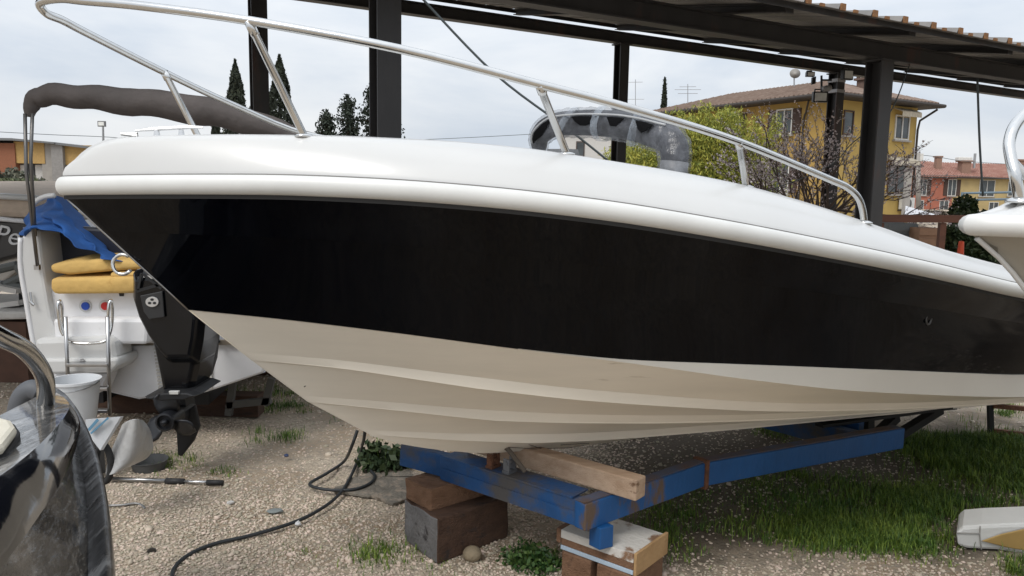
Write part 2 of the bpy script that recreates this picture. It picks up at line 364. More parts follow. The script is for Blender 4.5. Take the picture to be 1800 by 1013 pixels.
# keel line trim at the stem
mb = MB(); mb.tube([B(lerp(sheer, colr, t)[0][0], 0, lerp(sheer, colr, t)[0][2]) for t in np.linspace(.02, 1, 8)], .004, 6); obj('stem_trim', mb, M_steel_dull, boat, sm=True)
# rub rail: half-round bulge along the sheer
rr = []
for a in np.linspace(0, math.pi, 9):
    q = sheer.copy(); nb = .024*math.sin(a); q[:, 2] += .029-.029*math.cos(a)
    du = np.gradient(q[:, 0]); dv = np.gradient(q[:, 1]); L = np.hypot(du, dv); q[:, 0] += -dv/L*nb; q[:, 1] = np.maximum(q[:, 1]+du/L*nb, 0); q[0, 1] = 0; q[0, 0] = UB-nb*.9
    rr.append(q)
# round the nose a little
obj('rub_rail', both(rr), M_rub, boat, sm=True)
dr = sheer.copy(); dr[:, 1] += .004; dr2 = sheer.copy(); dr2[:, 2] -= .012; dr2[:, 1] += .002
mb = both([dr, dr2]); obj('rail_gasket', mb, mat('black_rubber', (.02, .02, .02), .7), boat)
# deck
def bd(u): x = np.clip((u-.03)/2.2, 0, 1); return .88*(1-(1-x)**2.3)
sil = prep([(122, 300), (140, 278), (160, 262), (185, 251), (210, 245), (300, 240), (420, 238), (600, 240), (800, 249), (940, 262), (1070, 282), (1200, 303), (1310, 325), (1420, 356), (1520, 390), (1600, 419), (1616, 428), (1750, 466)], bd, [(4.2, 1.215), (5.38, 1.13)])
sil = resamp(sil, 1)
rt = rr[-1].copy()
rt[:, 1] = np.maximum(rt[:, 1]-.006, 0); rt[:, 2] -= .004
dk = [rt, lerp(rt, sil, .04)+[0, .0, .014], lerp(rt, sil, .4)+[0, 0, .022], lerp(rt, sil, .7)+[0, 0, .020], lerp(rt, sil, .92)+[0, 0, .008], sil]
for q in dk: q[0, 1] = 0
cock = np.clip((sil[:, 0]-2.25)/.08, 0, 1)
for fr, dz, fl in ((.96, .004, 0), (.86, .006, 0), (.80, .004, 1), (.4, .008, 1), (0, .012, 1)):
    q = sil.copy(); q[:, 1] *= fr; q[:, 2] += dz
    if fl: q[:, 2] = q[:, 2]*(1-cock)+.78*cock
    dk.append(q)
obj('deck', both(dk), M_gel, boat, auto=50)
sq = rr[-1].copy(); sq[:, 2] += .0015; mb = MB(); mb.tube([B(*q) for q in sq], .0017, 5); mb.tube([B(q[0], -q[1], q[2]) for q in sq], .0017, 5); tag(obj('deck_seam_shadow', mb, mat('seam_shadow_grey', (.22, .21, .20), .6), boat, sm=True), kind='stuff')  # thin dark tube painting in the shadow line of the deck gap
# bow rail
br0 = lambda u: .93*(1-(1-np.clip((u+.04)/2.0, 0, 1))**2.5)
port = [solve(x, y, br0) for x, y in [(1519, 389), (1516, 368), (1508, 347), (1490, 330), (1460, 316), (1300, 250), (1120, 194), (945, 148), (700, 86), (440, 37), (250, 11), (150, 2), (105, -2)]]
stb = [solve(x, y, lambda u: -br0(u)) for x, y in [(82, 24), (110, 36), (150, 57), (290, 128), (400, 180), (535, 235)]]
path = port+[V(-.035, .0, port[-1][2]-.006)]+stb
last = stb[-1]; path += [V(1.3, -.74, last[2]-.04), V(1.9, -.88, last[2]-.12), V(2.45, -.92, last[2]-.26)]
br = MB(); br.tube(catmull([B(*q) for q in path], 5), .0125, 10); rail = obj('bow_rail', br, M_steel, boat, sm=True)
def stan(top, bot):
    mb = MB(); d = bot-top; mb.tube([top, top+d*.12, top+d*.125, bot-d*.0, bot-Z*.03], [.0135, .0135, .0115, .0115, .0115], 10); mb.lathe(bot-Z*.006, [(.028, 0), (.028, .006), (.016, .010)], 14); obj('stanchion', mb, M_steel, rail, sm=True)
for t, b in (((436, 36), (534, 238)), ((948, 149), (996, 270)), ((1299, 250), (1311, 328))):
    tq, bq = solve(*t, br0), solve(*b, lambda u: bd(u)*.97); stan(B(*tq), B(*bq)); 
tq, bq = solve(288, 126, lambda u: -br0(u)), solve(348, 240, lambda u: -bd(u)*.97); stan(B(*tq), B(*bq))
stan(B(1.3, -.74, last[2]-.04), B(1.42, -.70, 1.70)); stan(B(1.9, -.88, last[2]-.12), B(1.99, -.84, 1.635))
# rail foot aft
f = B(*port[0]); mb = MB(); mb.lathe(f-Z*.01, [(.03, 0), (.03, .006), (.016, .012)], 14); obj('rail_foot', mb, M_steel, boat, sm=True)
# cleat on the foredeck
c0 = B(*solve(297, 229, .12)); mb = MB(); ax = (cam_r*.985+Z*.02); ax /= np.linalg.norm(ax)
M_clt = mat('cleat_alloy', (.72, .72, .72), .25, metal=.8)
mb.tube([c0-ax*.105, c0-ax*.06+Z*.004, c0+ax*.06+Z*.008, c0+ax*.105+Z*.006], [.003, .006, .006, .003], 8)
for s_ in (-.038, .038): mb.tube([c0+ax*s_, c0+ax*s_-Z*.028], [.008, .012], 8); mb.obox(c0+ax*s_-Z*.032, ax*.018, N*.016, Z*.006)
obj('cleat', mb, M_clt, boat, sm=False)
c0 = B(*solve(225, 240, .05)); mb = MB(); mb.tube([c0-ax*.02+Z*.008, c0+ax*.0+Z*.006, c0+ax*.03+Z*.0], .006, 8); mb.tube([c0-ax*.02+Z*.008, c0+ax*.03+Z*.008], .004, 6); obj('anchor_roller', mb, M_steel_dull, boat)
# bow eye on the stem
q = solve(222, 465, 0); c0 = B(*q); mb = MB(); sd_ = cam_r; 
mb.tube([c0+V(*(-cam_r*.032*math.cos(a)+cam_u*.032*math.sin(a)-cam_r*.012)) for a in np.linspace(-2.5, 2.2, 16)], .006, 8); obj('bow_eye', mb, M_steel, boat, sm=True)
# through-hull fitting
q = solve(1630, 560, lambda u: np.interp(u, rows_top[5][:, 0], rows_top[5][:, 1])); c0 = B(*q)+N*.001
mb = MB(); mb.tube([c0+A*.016*math.cos(a)+Z*.022*math.sin(a)+N*.005 for a in np.linspace(0, 2*math.pi, 19)], .0035, 6, cap=False); obj('drain_fitting', mb, mat('dark_fitting', (.05, .05, .05), .3), boat, sm=True)
# padded arch wrapped in clear film
M_pad = mat('grey_padding', (.018, .019, .023), .5, var=.4, scale=12, bump=.3, bscale=18, spec=.3)
M_film = mat('clear_film', (.26, .27, .30), .16, var=.7, scale=9, bump=1.0, bscale=14, alpha=.24, spec=.9)
M_tape = mat('pale_tape', (.33, .37, .42), .35, var=.3, scale=20, alpha=.42)
M_wrapw = mat('wrapped_white', (.20, .205, .215), .4, var=.15, scale=9, bump=.5, bscale=20)
arc_px = [(948, 262, -.50), (950, 238, -.46), (975, 220, -.36), (1015, 216, -.22), (1060, 217, -.06), (1105, 222, .10), (1150, 234, .24), (1180, 250, .34), (1186, 278, .38), (1182, 312, .38)]
arc = [B(*solve(x, y, v)) for x, y, v in arc_px]; arc = catmull(arc, 5); na = len(arc)
rad = np.interp(np.linspace(0, 1, na), [0, .15, .4, .7, .85, 1], [.035, .052, .058, .060, .057, .052])
mb = MB(); mb.tube(arc, rad, 14); pad = obj('padded_arch', mb, M_pad, boat, sm=True)
arf = catmull(arc, 3); raf = np.interp(np.linspace(0, 1, len(arf)), np.linspace(0, 1, na), rad)
mb = MB(); mb.tube(arf, raf*1.14+.003, 28); th_ = np.arange(len(mb.v))
for i_, p in enumerate(mb.v):
    c_ = arf[i_//28]; d_ = np.array(p)-c_; k_ = 1+.035*math.sin(i_//28*.9+3*math.sin(i_ % 28*.7))+.03*math.sin(i_ % 28*1.8+i_//28*.35)+rng.normal()*.018; mb.v[i_] = tuple(c_+d_*k_)
obj('plastic_film', mb, M_film, pad, sm=True)
tocam = lambda p: (CAM-p)/np.linalg.norm(CAM-p)
def across(j):
    t = arc[min(j+1, na-1)]-arc[max(j-1, 0)]; t = t/np.linalg.norm(t); e = tocam(arc[j]); e = e-t*(e@t); e /= np.linalg.norm(e); f = np.cross(t, e); f = f if f[2] > 0 else -f
    return e, f
rid = [arc[j]+(across(j)[0]*.88+across(j)[1]*.47)*(rad[j]*1.27+.004) for j in range(4, int(na*.78))]
mb = MB(); mb.tube(rid, .0045, 6); obj('film_ridge', mb, mat('film_white', (.36, .365, .37), .3), pad, sm=True)
for f0, f1 in ((.10, .27), (.36, .46), (.50, .575), (.62, .70)):
    i0, i1 = int(f0*na), int(f1*na); up_ = []; lo_ = []
    for j in range(i0, i1+1):
        p, r = arc[j], rad[j]; k_ = math.sin(math.pi*(j-i0)/max(i1-i0, 1))*.5+.02; a_ = .36; b_ = .36-1.1*k_; e_, f_ = across(j)
        up_.append(p+(e_*math.cos(a_)+f_*math.sin(a_))*(r*1.26+.004)); lo_.append(p+(e_*math.cos(b_)+f_*math.sin(b_))*(r*1.26+.004))
    mb = MB(); mb.grid([up_, [(a+b)/2+tocam(a)*.002 for a, b in zip(up_, lo_)], lo_]); o = obj('film_gap', mb, mat('gap_black', (.003, .003, .0035), .8, spec=.1), pad); o.modifiers.new('s', 'SOLIDIFY').thickness = .003
for f_ in (.30, .44, .57, .68):
    i = int(f_*na); mb = MB()
    tl_ = V(*rng.normal(size=3))*.005; mb.tube([arc[i]-tl_, arc[i]+(arc[i+1]-arc[i])*.75+tl_], [rad[i]*1.33+.004, rad[i]*1.27+.004], 18, cap=False)
    obj('tape_band', mb, M_tape, pad, sm=True)
mb = MB(); lo = [arc[-5], arc[-3], arc[-1]-Z*.05]; mb.tube(lo, [.0575, .0565, .050], 16); obj('arch_leg', mb, M_wrapw, pad, sm=True)
mb = MB(); pts = [B(*solve(x, y, v)) for x, y, v in [(1000, 262, -.2), (1005, 280, -.2), (960, 275, -.4), (962, 262, -.4)]]; mb.prism(pts, A*.05); obj('white_panel', mb, M_wrapw, boat)

# ================================================================== TRAILER
M_blue = mat('blue_paint', (.007, .076, .235), .5, var=.18, scale=5, stretch=(1, 1, .4), col3=(.11, .075, .055), thr3=(.595, .66), scale3=5, bump=.15, bscale=50)
M_blue2 = mat('worn_blue_paint', (.009, .066, .20), .55, var=.2, scale=5, col3=(.075, .072, .072), thr3=(.50, .62), scale3=3.2, bump=.2, bscale=50)
M_rustb = mat('brown_rust', (.09, .038, .02), .85, col2=(.19, .08, .04), scale=25, bump=.3)
tr = thing('boat_trailer', 'blue painted steel boat trailer with rust patches carrying the black-hulled boat', 'trailer', G(1060, 905, 0))
ZL, BH, BW = .30, .108, .06
pA, pB_, pC = G(1028, 935, ZL), G(1240, 855, ZL), G(1585, 789, ZL)
zc = Z*BH/2
def chan(name, p, q, m, wd=BW, ht=BH):
    mb = MB(); mb.beam(p, q, wd, ht); return obj(name, mb, m, tr, bev=.004)
nb = np.cross(Z, (pB_-pA)); nb /= np.linalg.norm(nb)     # points away from the camera
sb = chan('side_beam', pA+zc+nb*.03, pB_+zc+nb*.03, M_blue)
mb = MB(); dd = (pC-pB_)/np.linalg.norm(pC-pB_); mb.beam(pB_+zc+nb*.03, pC+zc+nb*.03+dd*.02, BW, BH); obj('side_beam', mb, M_blue, tr, bev=.004)
M_edge = mat('scuffed_edge', (.10, .065, .05), .8, col2=(.06, .09, .16), scale=9)
for q0, q1 in ((pA, pB_), (pB_, pC)):
    mb = MB(); mb.beam(q0+Z*(BH+.0035)+nb*.032, q1+Z*(BH+.0035)+nb*.032, .050, .005); obj('beam_edge', mb, M_edge, tr)
mb = MB(); mb.obox(pB_+zc+nb*.028, (pB_-pA)/np.linalg.norm(pB_-pA)*.012, nb*.036, Z*.066); obj('weld_plate', mb, M_rustb, tr)
pL, pR = G(776, 846, ZL), G(1026, 932, ZL)
dcr = (pR-pL)/np.linalg.norm(pR-pL); ncr = V(-dcr[1], dcr[0], 0)
chan('cross_beam', pL-dcr*.02+zc+ncr*.035, pR-dcr*.01+zc+ncr*.035-Z*.002, M_blue2, .05, BH)
mb = MB(); mb.beam(pL+Z*.031+ncr*.0075, pR+Z*.031+ncr*.0075-dcr*.03, .005, .056); obj('beam_plate', mb, M_blue2, tr)
# lip on the cross beam
mb = MB(); mb.beam(pL+Z*(BH+.004)+ncr*.06, pR+Z*(BH+.004)+ncr*.06-dcr*.06, .11, .007); obj('beam_flange', mb, M_blue2, tr)
# far side beam, front stub at the left
pS = G(735, 832, ZL); far = V(pB_-pA)/np.linalg.norm(pB_-pA)
a_ = pL+ncr*.05; dleft = G(712, 818, ZL+.02)-a_; 
chan('side_beam', a_+zc+dleft*1.05, a_+zc+dcr*.12+ncr*.02, M_blue2, .05, BH*.95)
fs = pL+ncr*.75+A*.25
chan('side_beam', fs+zc, fs+zc+A*3.2, M_blue2)
chan('cross_beam', pB_+zc+nb*.08+A*1.2, pB_+zc+nb*1.15+A*1.2, M_blue2)
chan('cross_beam', pC+zc+nb*.08-A*.25, pC+zc+nb*1.15-A*.25, M_blue2)
mb = MB(); c0 = G(1067, 935, ZL-.02); mb.obox(V(c0[0], c0[1], 0)+Z*.255+nb*.03, A*.033, nb*.03, Z*.045); obj('support_leg', mb, M_blue, tr, bev=.004)
# keel brackets on the cross beam
for f_ in (.34, .46):
    c0 = pL+(pR-pL)*f_+Z*(BH+.008)+ncr*.03; mb = MB()
    mb.obox(c0+Z*.030, dcr*.016, ncr*.005, Z*.032); mb.obox(c0+Z*.030+ncr*.04, dcr*.016, ncr*.005, Z*.032); mb.obox(c0+Z*.006+ncr*.02, dcr*.018, ncr*.03, Z*.006)
    mb.lathe(c0+Z*.045-ncr*.010, [(.010, 0), (.010, .065)], 8, ncr); obj('keel_bracket', mb, M_rustb if f_ < .4 else mat('grey_galvanised', (.22, .23, .25), .5, metal=.6), tr)
mb = MB(); c0 = pL+(pR-pL)*.36+Z*(BH+.01)+ncr*.05; mb.tube(catmull([c0+Z*.07, c0+Z*.10+dcr*.05, c0+Z*.06+dcr*.11, c0+Z*.02+dcr*.16], 5), .010, 8); obj('keel_strap', mb, mat('grimy_strap', (.12, .10, .08), .9), tr)
# rear supports: bunks and struts
M_oil = mat('blackened_steel', (.012, .012, .013), .7, var=.3)
def wpx(px, py, p): return onperp(px, py, p)
PT = 2.65
for (x0, y0), (x1, y1), th in (((1525, 735), (1525, 765), .055), ((1575, 733), (1540, 765), .045), ((1652, 720), (1575, 768), .045), ((1471, 738), (1471, 765), .03)):
    mb = MB(); mb.beam(wpx(x0, y0, PT), wpx(x1, y1, PT), .05, th); obj('strut', mb, M_oil, tr)
mb = MB(); mb.beam(wpx(1440, 748, PT-.1), wpx(1668, 716, PT-.1), .05, .014); mb.beam(wpx(1560, 726, PT+.1), wpx(1676, 716, PT+.1), .05, .018); obj('bunk', mb, M_oil, tr)

# ------------------------------------------------------------------ timber and blocks
M_wood = mat('pale_timber', (.40, .275, .185), .8, col2=(.54, .40, .29), scale=4, stretch=(1.2, 6, 6), bump=.35, bscale=35, col3=(.16, .09, .05), thr3=(.62, .70), scale3=2)
M_wood_dk = mat('weathered_block', (.055, .028, .017), .85, col2=(.10, .055, .035), scale=5, stretch=(1, 4, 4), bump=.5, bscale=30, col3=(.03, .022, .02), thr3=(.58, .68), scale3=4)
M_wood_br = mat('brown_block', (.15, .078, .042), .85, col2=(.24, .135, .08), scale=4, stretch=(1.5, 5, 5), bump=.5, bscale=30, col3=(.07, .035, .02), thr3=(.6, .7), scale3=4)
M_grayend = mat('grey_block_face', (.12, .115, .115), .85, col2=(.20, .195, .195), scale=7, bump=.4, col3=(.035, .03, .03), thr3=(.58, .66), scale3=9)
zt = ZL+BH+.004
e1, e0 = G(1118, 876, zt+.0), G(905, 812, zt+.0)
d_ = (e1-e0); L = np.linalg.norm(d_); d_ /= L
mb = MB(); mb.beam(e0-d_*.25+Z*.045, e1+d_*.02+Z*.045, .075, .085); o = obj('timber_beam', mb, M_wood, loc=(e0+e1)/2, bev=.006)
tag(o, 'loose pale timber beam lying across the blue trailer under the keel', 'timber beam')
def blockmesh(front, right, left, h, z=0., drop=0):
    """three ground points: near corner, right corner, left corner"""
    f, r, l = [V(p[0], p[1], z) for p in (front, right, left)]; b = r+l-f
    mb = MB(); nn = 5; P8 = [f, r, b, l]; ring = []
    for q0, q1 in zip(P8, P8[1:]+P8[:1]): ring += [q0+(q1-q0)*k/nn for k in range(nn)]
    c = (f+b)/2; j = lambda q: q+(q-c)*rng.normal()*.012+Z*rng.normal()*.003
    lv = [[j(q)+Z*h*t for q in ring] for t in (0, .3, .7, 1)]; lv[0] = ring; m = len(ring)
    mb.add([p for r_ in lv for p in r_], [(i*m+k, i*m+(k+1) % m, (i+1)*m+(k+1) % m, (i+1)*m+k) for i in range(3) for k in range(m)]+[tuple(range(m))[::-1], tuple(3*m+k for k in range(m))]); return mb, c
f, r_, l_ = G(768, 993), G(893, 946), G(712, 951)
hb = .20
mb, c0 = blockmesh(f, r_, l_, hb); 
o = obj('wood_block', mb, M_wood_dk, loc=c0, bev=.008); o.data.materials.append(M_grayend)
for p_ in o.data.polygons:
    if abs(p_.normal.z) < .3 and p_.normal.x < -.3: p_.material_index = 1
tag(o, 'large dark weathered block with a grey end face on the gravel', 'block', 'blocks under the trailer')
zb = hb+.001
f, r_, l_ = G(757, 900, zb), G(852, 872, zb), G(727, 884, zb); v1 = r_-f; v2 = l_-f
v2 = v2*1.5
mb, c0 = blockmesh(f, f+v1*1.15, f+v2, .097, zb); o = obj('wood_block', mb, M_wood_br, loc=c0, bev=.006); tag(o, 'smaller brown timber block stacked on the large dark block', 'block', 'blocks under the trailer')
# painted stack at the front, right
fz = .125; ft = .21
f, r_, l_ = G(1112, 1012, fz), G(1136, 995, fz), G(985, 965, fz)
v1 = (r_-f)/np.linalg.norm(r_-f); v2 = (l_-f)/np.linalg.norm(l_-f); ll = np.linalg.norm(l_-f)
v1 = V(-v2[1], v2[0], 0); v1 = v1 if v1[1] > 0 else -v1
M_wpaint = mat('flaking_white_paint', (.62, .60, .56), .6, var=.05, scale=9, col3=(.24, .14, .08), thr3=(.55, .62), scale3=7, bump=.3)
M_lblue = mat('pale_blue_paint', (.42, .52, .62), .5, var=.05)
M_ply = mat('board_end', (.34, .20, .09), .8, col2=(.45, .29, .14), scale=6, bump=.3, col3=(.2, .1, .04), thr3=(.62, .7))
stk = thing('painted_block', 'block of laminated boards with flaking white top carrying the trailer leg', 'block', f+v2*ll/2, 'blocks under the trailer')
wd = .26
mb = MB(); mb.obox(f+v2*ll/2+v1*wd*.28+Z*.067, v2*ll/2, v1*wd*.28, Z*.018); obj('top_board', mb, M_wpaint, stk, bev=.003)
mb = MB(); mb.obox(f+v2*ll/2+v1*wd*.78+Z*.062, v2*ll/2, v1*wd*.2, Z*.020); obj('top_board', mb, M_wpaint, stk, bev=.003)
mb = MB(); mb.obox(f+v2*ll/2+v1*wd*.5+Z*.0335, v2*ll*.497, v1*wd*.49, Z*.0155); obj('middle_board', mb, M_wood_br, stk, bev=.003)
mb = MB(); mb.obox(f+v2*ll/2+v1*wd*.5+Z*.009, v2*ll*.5, v1*wd*.5, Z*.009); obj('bottom_board', mb, M_lblue, stk, bev=.002)
mb = MB(); mb.obox(f-v2*.008+v1*wd*.5+Z*.045, v2*.006, v1*wd*.5, Z*.046); obj('end_board', mb, M_ply, stk, bev=.002)
mb = MB(); mb.obox(f+v2*(ll+.012)+v1*wd*.3+Z*.055, v2*.011, v1*wd*.3, Z*.032); obj('end_board', mb, M_wood_br, stk, bev=.004)
for i, (a0, a1, lab) in enumerate(((.02, .47, 'right'), (.55, .96, 'left'))):
    mb = MB(); mb.obox(f+v2*ll*(a0+a1)/2+v1*wd*.5-Z*(.062), v2*ll*(a1-a0)/2, v1*(wd*.52+.004*i), Z*.060)
    o = obj('wood_block', mb, M_wood_br, loc=f+v2*ll*(a0+a1)/2, bev=.005); tag(o, 'low brown block under the %s end of the white painted block' % lab, 'block', 'blocks under the trailer')
# round stone
c0 = G(830, 985)+Z*.03; mb = MB(); ico = []
for i in range(9):
    t_ = math.pi*i/8; ico.append((max(.042*math.sin(t_), .001), -.034*math.cos(t_)))
mb.lathe(c0, ico, 16); o = obj('round_stone', mb, mat('sandy_stone', (.26, .21, .14), .95, bump=.4, bscale=80), loc=c0, sm=True); tag(o, 'round sandy stone beside the large dark block', 'stone')

# ------------------------------------------------------------------ hose on the gravel
M_hose = mat('dark_hose', (.022, .026, .030), .55, var=.2)
pts = [P(642, 745, 3.75), P(640, 770, 3.85)]+[G(x, y, .024) for x, y in [(632, 800), (622, 826), (607, 855), (585, 880), (552, 902), (520, 917), (478, 931), (430, 944), (385, 954), (350, 966), (322, 982), (307, 998), (303, 1013), (310, 1035)]]
mb = MB(); mb.tube(catmull(pts, 6), .0085, 8)
pts = [P(628, 757, 3.8), P(617, 788, 3.8)]+[G(x, y, .024) for x, y in [(604, 812), (575, 832), (550, 846), (545, 853), (562, 859), (590, 862), (625, 860), (650, 850), (659, 838), (652, 828)]]
mb.tube(catmull(pts, 6), .0085, 8)
tag(obj('hose', mb, M_hose, sm=True), 'dark rubber hose looped and snaking over the gravel left of the blocks', 'hose')

# ================================================================== WHITE BOAT WITH FOLDED BIMINI, behind the bow
YD = 4.7
def L(px, py, dy=0.0): return P(px, py, YD+dy)        # points of its stern plane; dy goes forward along that boat
M_gelg = mat('grey_white_gelcoat', (.74, .74, .75), .4, var=.05, scale=4, col3=(.42, .40, .38), thr3=(.66, .8), scale3=5)
wb = thing('sport_boat', 'white boat seen from the stern with folded grey bimini and black outboard', 'boat', L(290, 700)*V(1, 1, 0))
def plate(name, pts, dy, depth, m, bev=.012, parent=None, **k):
    mb = MB(); mb.prism([L(x, y, dy) for x, y in pts], V(-.0, depth, 0)); return obj(name, mb, m, parent or wb, bev=bev, **k)
# hull shell behind the transom
ring0 = [(40, 400), (52, 480), (66, 560), (84, 640), (120, 668), (195, 690), (245, 702), (300, 692), (360, 690), (465, 655), (520, 600), (545, 520), (560, 400)]
mb = MB(); r0_ = [L(x, y, .02) for x, y in ring0]; r1_ = [L(x, y, .02)+V(-.25, 2.6, .04) for x, y in ring0]; tip = [V(*(L(300, 470)+V(-.9, 4.6, .45)))*.85+.15*(p+V(-.55, 4.2, .1)) for p in r0_]
mb.grid([r0_, r1_, tip]); obj('hull', mb, M_gelg, wb, auto=35)
plate('transom', [(84, 605), (100, 606), (225, 606), (470, 603), (462, 656), (362, 690), (300, 692), (245, 702), (195, 690), (120, 668), (90, 640)], -.0, .04, M_gelg)
mb = MB(); mb.beam(L(222, 603, -.012), L(468, 601, -.012), .03, .028); obj('transom_edge', mb, mat('grimy_edge', (.20, .17, .13), .8, col3=(.1, .08, .06), thr3=(.5, .6), scale3=10), wb)
plate('stern_wall', [(88, 512), (275, 512), (280, 570), (272, 604), (96, 604), (90, 560)], -.05, .16, M_gelg)
plate('wall_step', [(92, 561), (262, 561), (258, 606), (96, 606)], -.16, .12, M_gelg, .02)
plate('swim_platform', [(58, 596), (188, 592), (203, 600), (207, 625), (201, 648), (188, 655), (85, 655), (66, 640)], -.22, .20, M_gel, .03)
plate('platform_lip', [(64, 632), (207, 630), (209, 642), (196, 656), (88, 658), (68, 646)], -.25, .25, M_gel, .015)
plate('platform_bracket', [(90, 656), (190, 656), (176, 692), (104, 700)], -.15, .15, M_gelg, .02)
plate('coaming', [(36, 418), (50, 402), (66, 402), (74, 470), (90, 560), (108, 604), (66, 640), (56, 600), (44, 520), (34, 455)], -.10, .35, M_gel, .02)
mb = MB(); mb.tube(catmull([L(x, y, -.10) for x, y in [(36, 418), (36, 470), (46, 530), (58, 600), (70, 650)]], 4), .014, 8); obj('rub_strip', mb, M_gelg, wb, sm=True)
plate('seat_back', [(70, 395), (240, 405), (240, 505), (80, 505)], .12, .1, mat('navy_vinyl', (.012, .014, .024), .5), .02)
plate('inner_wall', [(66, 500), (280, 500), (280, 515), (86, 515)], -.04, .5, M_gelg, .01)
# perforated strips either side of the outboard: slots
for x0, x1 in ((270, 293), (358, 374)):
    mb = MB(); n_ = 12
    for i in range(n_):
        y = 612+i*6.2; mb.prism([L(x0+i*.7*(1 if x0 < 300 else -.3), y, -.012), L(x1+i*.3*(1 if x0 < 300 else -.4), y, -.012), L(x1+i*.3*(1 if x0 < 300 else -.4), y+3.4, -.012), L(x0+i*.7*(1 if x0 < 300 else -.3), y+3.4, -.012)], V(0, .010, 0))
    tag(obj('vent_strip', mb, mat('pale_slats', (.50, .48, .44), .5), wb), kind='stuff')
def disc(name, px, py, dy, r, m, h=.012, parent=None, n=18):
    mb = MB(); mb.lathe(L(px, py, dy), [(r, 0), (r, h)], n, (0, -1, 0)); return obj(name, mb, m, parent or wb)
for x, c_, nm in ((151, (.01, .06, .38), 'blue_switch'), (185.5, (.45, .015, .015), 'red_switch')):
    disc('switch_ring', x, 538, -.05, .038, M_gel, .008); disc(nm, x, 538, -.058, .024, mat(nm+'_plastic', c_, .35), .010)
plate('drain_slot', [(208, 511), (218, 511), (217, 521), (210, 521)], -.056, .008, M_dark, 0)
disc('drain_plug', 145, 634, -.255, .012, M_steel_dull, .008)
mb = MB(); mb.tube([L(53, 514, -.12), L(56, 535, -.13), L(59, 537, -.12)], .007, 6); mb.tube([L(53, 530, -.13), L(60, 536, -.13)], .008, 6); obj('cleat', mb, M_steel_dull, wb)
# boarding ladder
lad = thing('ladder', None, None, (0, 0, 0)); lad.parent = wb; lad.location = tuple(V(*(L(155, 640, -.45)))-V(*wb.location))
mb = MB(); mb.tube(catmull([L(x, y, -.27+d) for x, y, d in [(112, 590, .0), (106, 575, 0), (102, 540, 0), (105, 529, .02), (109, 540, .05), (110, 572, .05), (116, 592, .03), (126, 602, .0), (155, 604, 0), (182, 601, 0), (192, 590, .03), (197, 568, .05), (198, 540, .05), (195, 528, .02), (191, 540, 0), (190, 570, 0)]], 5), .009, 8); obj('hand_rail', mb, M_steel, lad, sm=True)
for x0, y0, x1, y1 in ((115, 557, 122, 728), (189, 557, 193, 730)):
    mb = MB(); mb.tube([L(x0, y0, -.30), L(x1, y1, -.30)], .011, 10); obj('side_rail', mb, M_steel_dull, lad, sm=True)
for y in (641, 683, 722):
    mb = MB(); mb.beam(L(119, y, -.30), L(192, y, -.30), .045, .02); obj('rung', mb, M_steel_dull, lad, bev=.003)
# outboard
M_ob = mat('black_cowling', (.005, .0055, .007), .14, var=.3, spec=.35, scale=5)
M_ob2 = mat('matt_black_alloy', (.008, .0085, .010), .5, var=.3)
obm = thing('outboard_motor', None, None, (0, 0, 0)); obm.parent = wb; obm.location = tuple(V(*L(300, 640, -.3))-V(*wb.location))
def oplate(name, pts, dy, depth, m, bev=.01, taper=None):
    mb = MB(); f0 = [L(x, y, dy) for x, y in pts]; c = sum(f0)/len(f0); f1 = [c+(p-c)*1.0+V(0, depth, 0) for p in f0]
    fr = [c+(p-c)*.82+V(0, -.05, 0) for p in f0]
    n = len(pts); mb.add(fr+f0+f1, [tuple(range(n))[::-1]]+[(i, (i+1) % n, n+(i+1) % n, n+i) for i in range(n)]+[(n+i, n+(i+1) % n, 2*n+(i+1) % n, 2*n+i) for i in range(n)]+[tuple(2*n+i for i in range(n))])
    return obj(name, mb, m, obm, bev=bev)
oplate('cowling', [(234, 476), (252, 470), (300, 478), (348, 520), (362, 560), (358, 600), (350, 640), (300, 640), (284, 622), (262, 590), (244, 555), (234, 522)], -.62, .24, M_ob, .016)
mb = MB(); mb.beam(L(240, 512, -.685), L(282, 500, -.685), .010, .016); mb.beam(L(249, 481, -.685), L(243, 510, -.685), .010, .012); mb.beam(L(250, 481, -.685), L(284, 508, -.685), .010, .012); obj('cowling_trim', mb, M_ob2, obm)
plate('cowling_recess', [(246, 520), (285, 512), (289, 558), (262, 562), (252, 548)], -.688, .010, mat('satin_black', (.02, .021, .023), .35), .004, obm)
ell = [(267+11.5*math.cos(a), 531+9*math.sin(a)) for a in np.linspace(0, 2*math.pi, 20, endpoint=False)]
plate('emblem', ell, -.697, .008, mat('silver_emblem', (.55, .55, .55), .3, metal=.7), .001, obm)
mb = MB()
for a in (math.pi/2, math.pi/2+2.1, math.pi/2-2.1):
    cx, cy = 267+5.0*math.cos(a), 531-4.0*math.sin(a); mb.prism([L(cx+3*math.cos(t), cy+2.3*math.sin(t), -.6995) for t in np.linspace(0, 2*math.pi, 10, endpoint=False)], V(0, .002, 0))
obj('emblem_blades', mb, M_ob2, obm)
oplate('midsection', [(268, 590), (292, 606), (338, 606), (352, 590), (352, 640), (346, 668), (340, 690), (290, 692), (284, 660), (276, 622)], -.58, .22, M_ob, .014)
oplate('engine_bracket', [(338, 560), (352, 570), (360, 590), (366, 600), (362, 640), (352, 672), (340, 676), (334, 620)], -.42, .18, M_ob2, .008)
mb = MB(); mb.tube(catmull([L(330, 545, -.4), L(350, 560, -.34), L(362, 590, -.25), L(372, 600, -.1), L(385, 600, -.03)], 5), .011, 8); mb.tube(catmull([L(335, 560, -.4), L(356, 575, -.3), L(380, 590, -.05)], 5), .008, 8); obj('control_cable', mb, M_ob2, obm, sm=True)
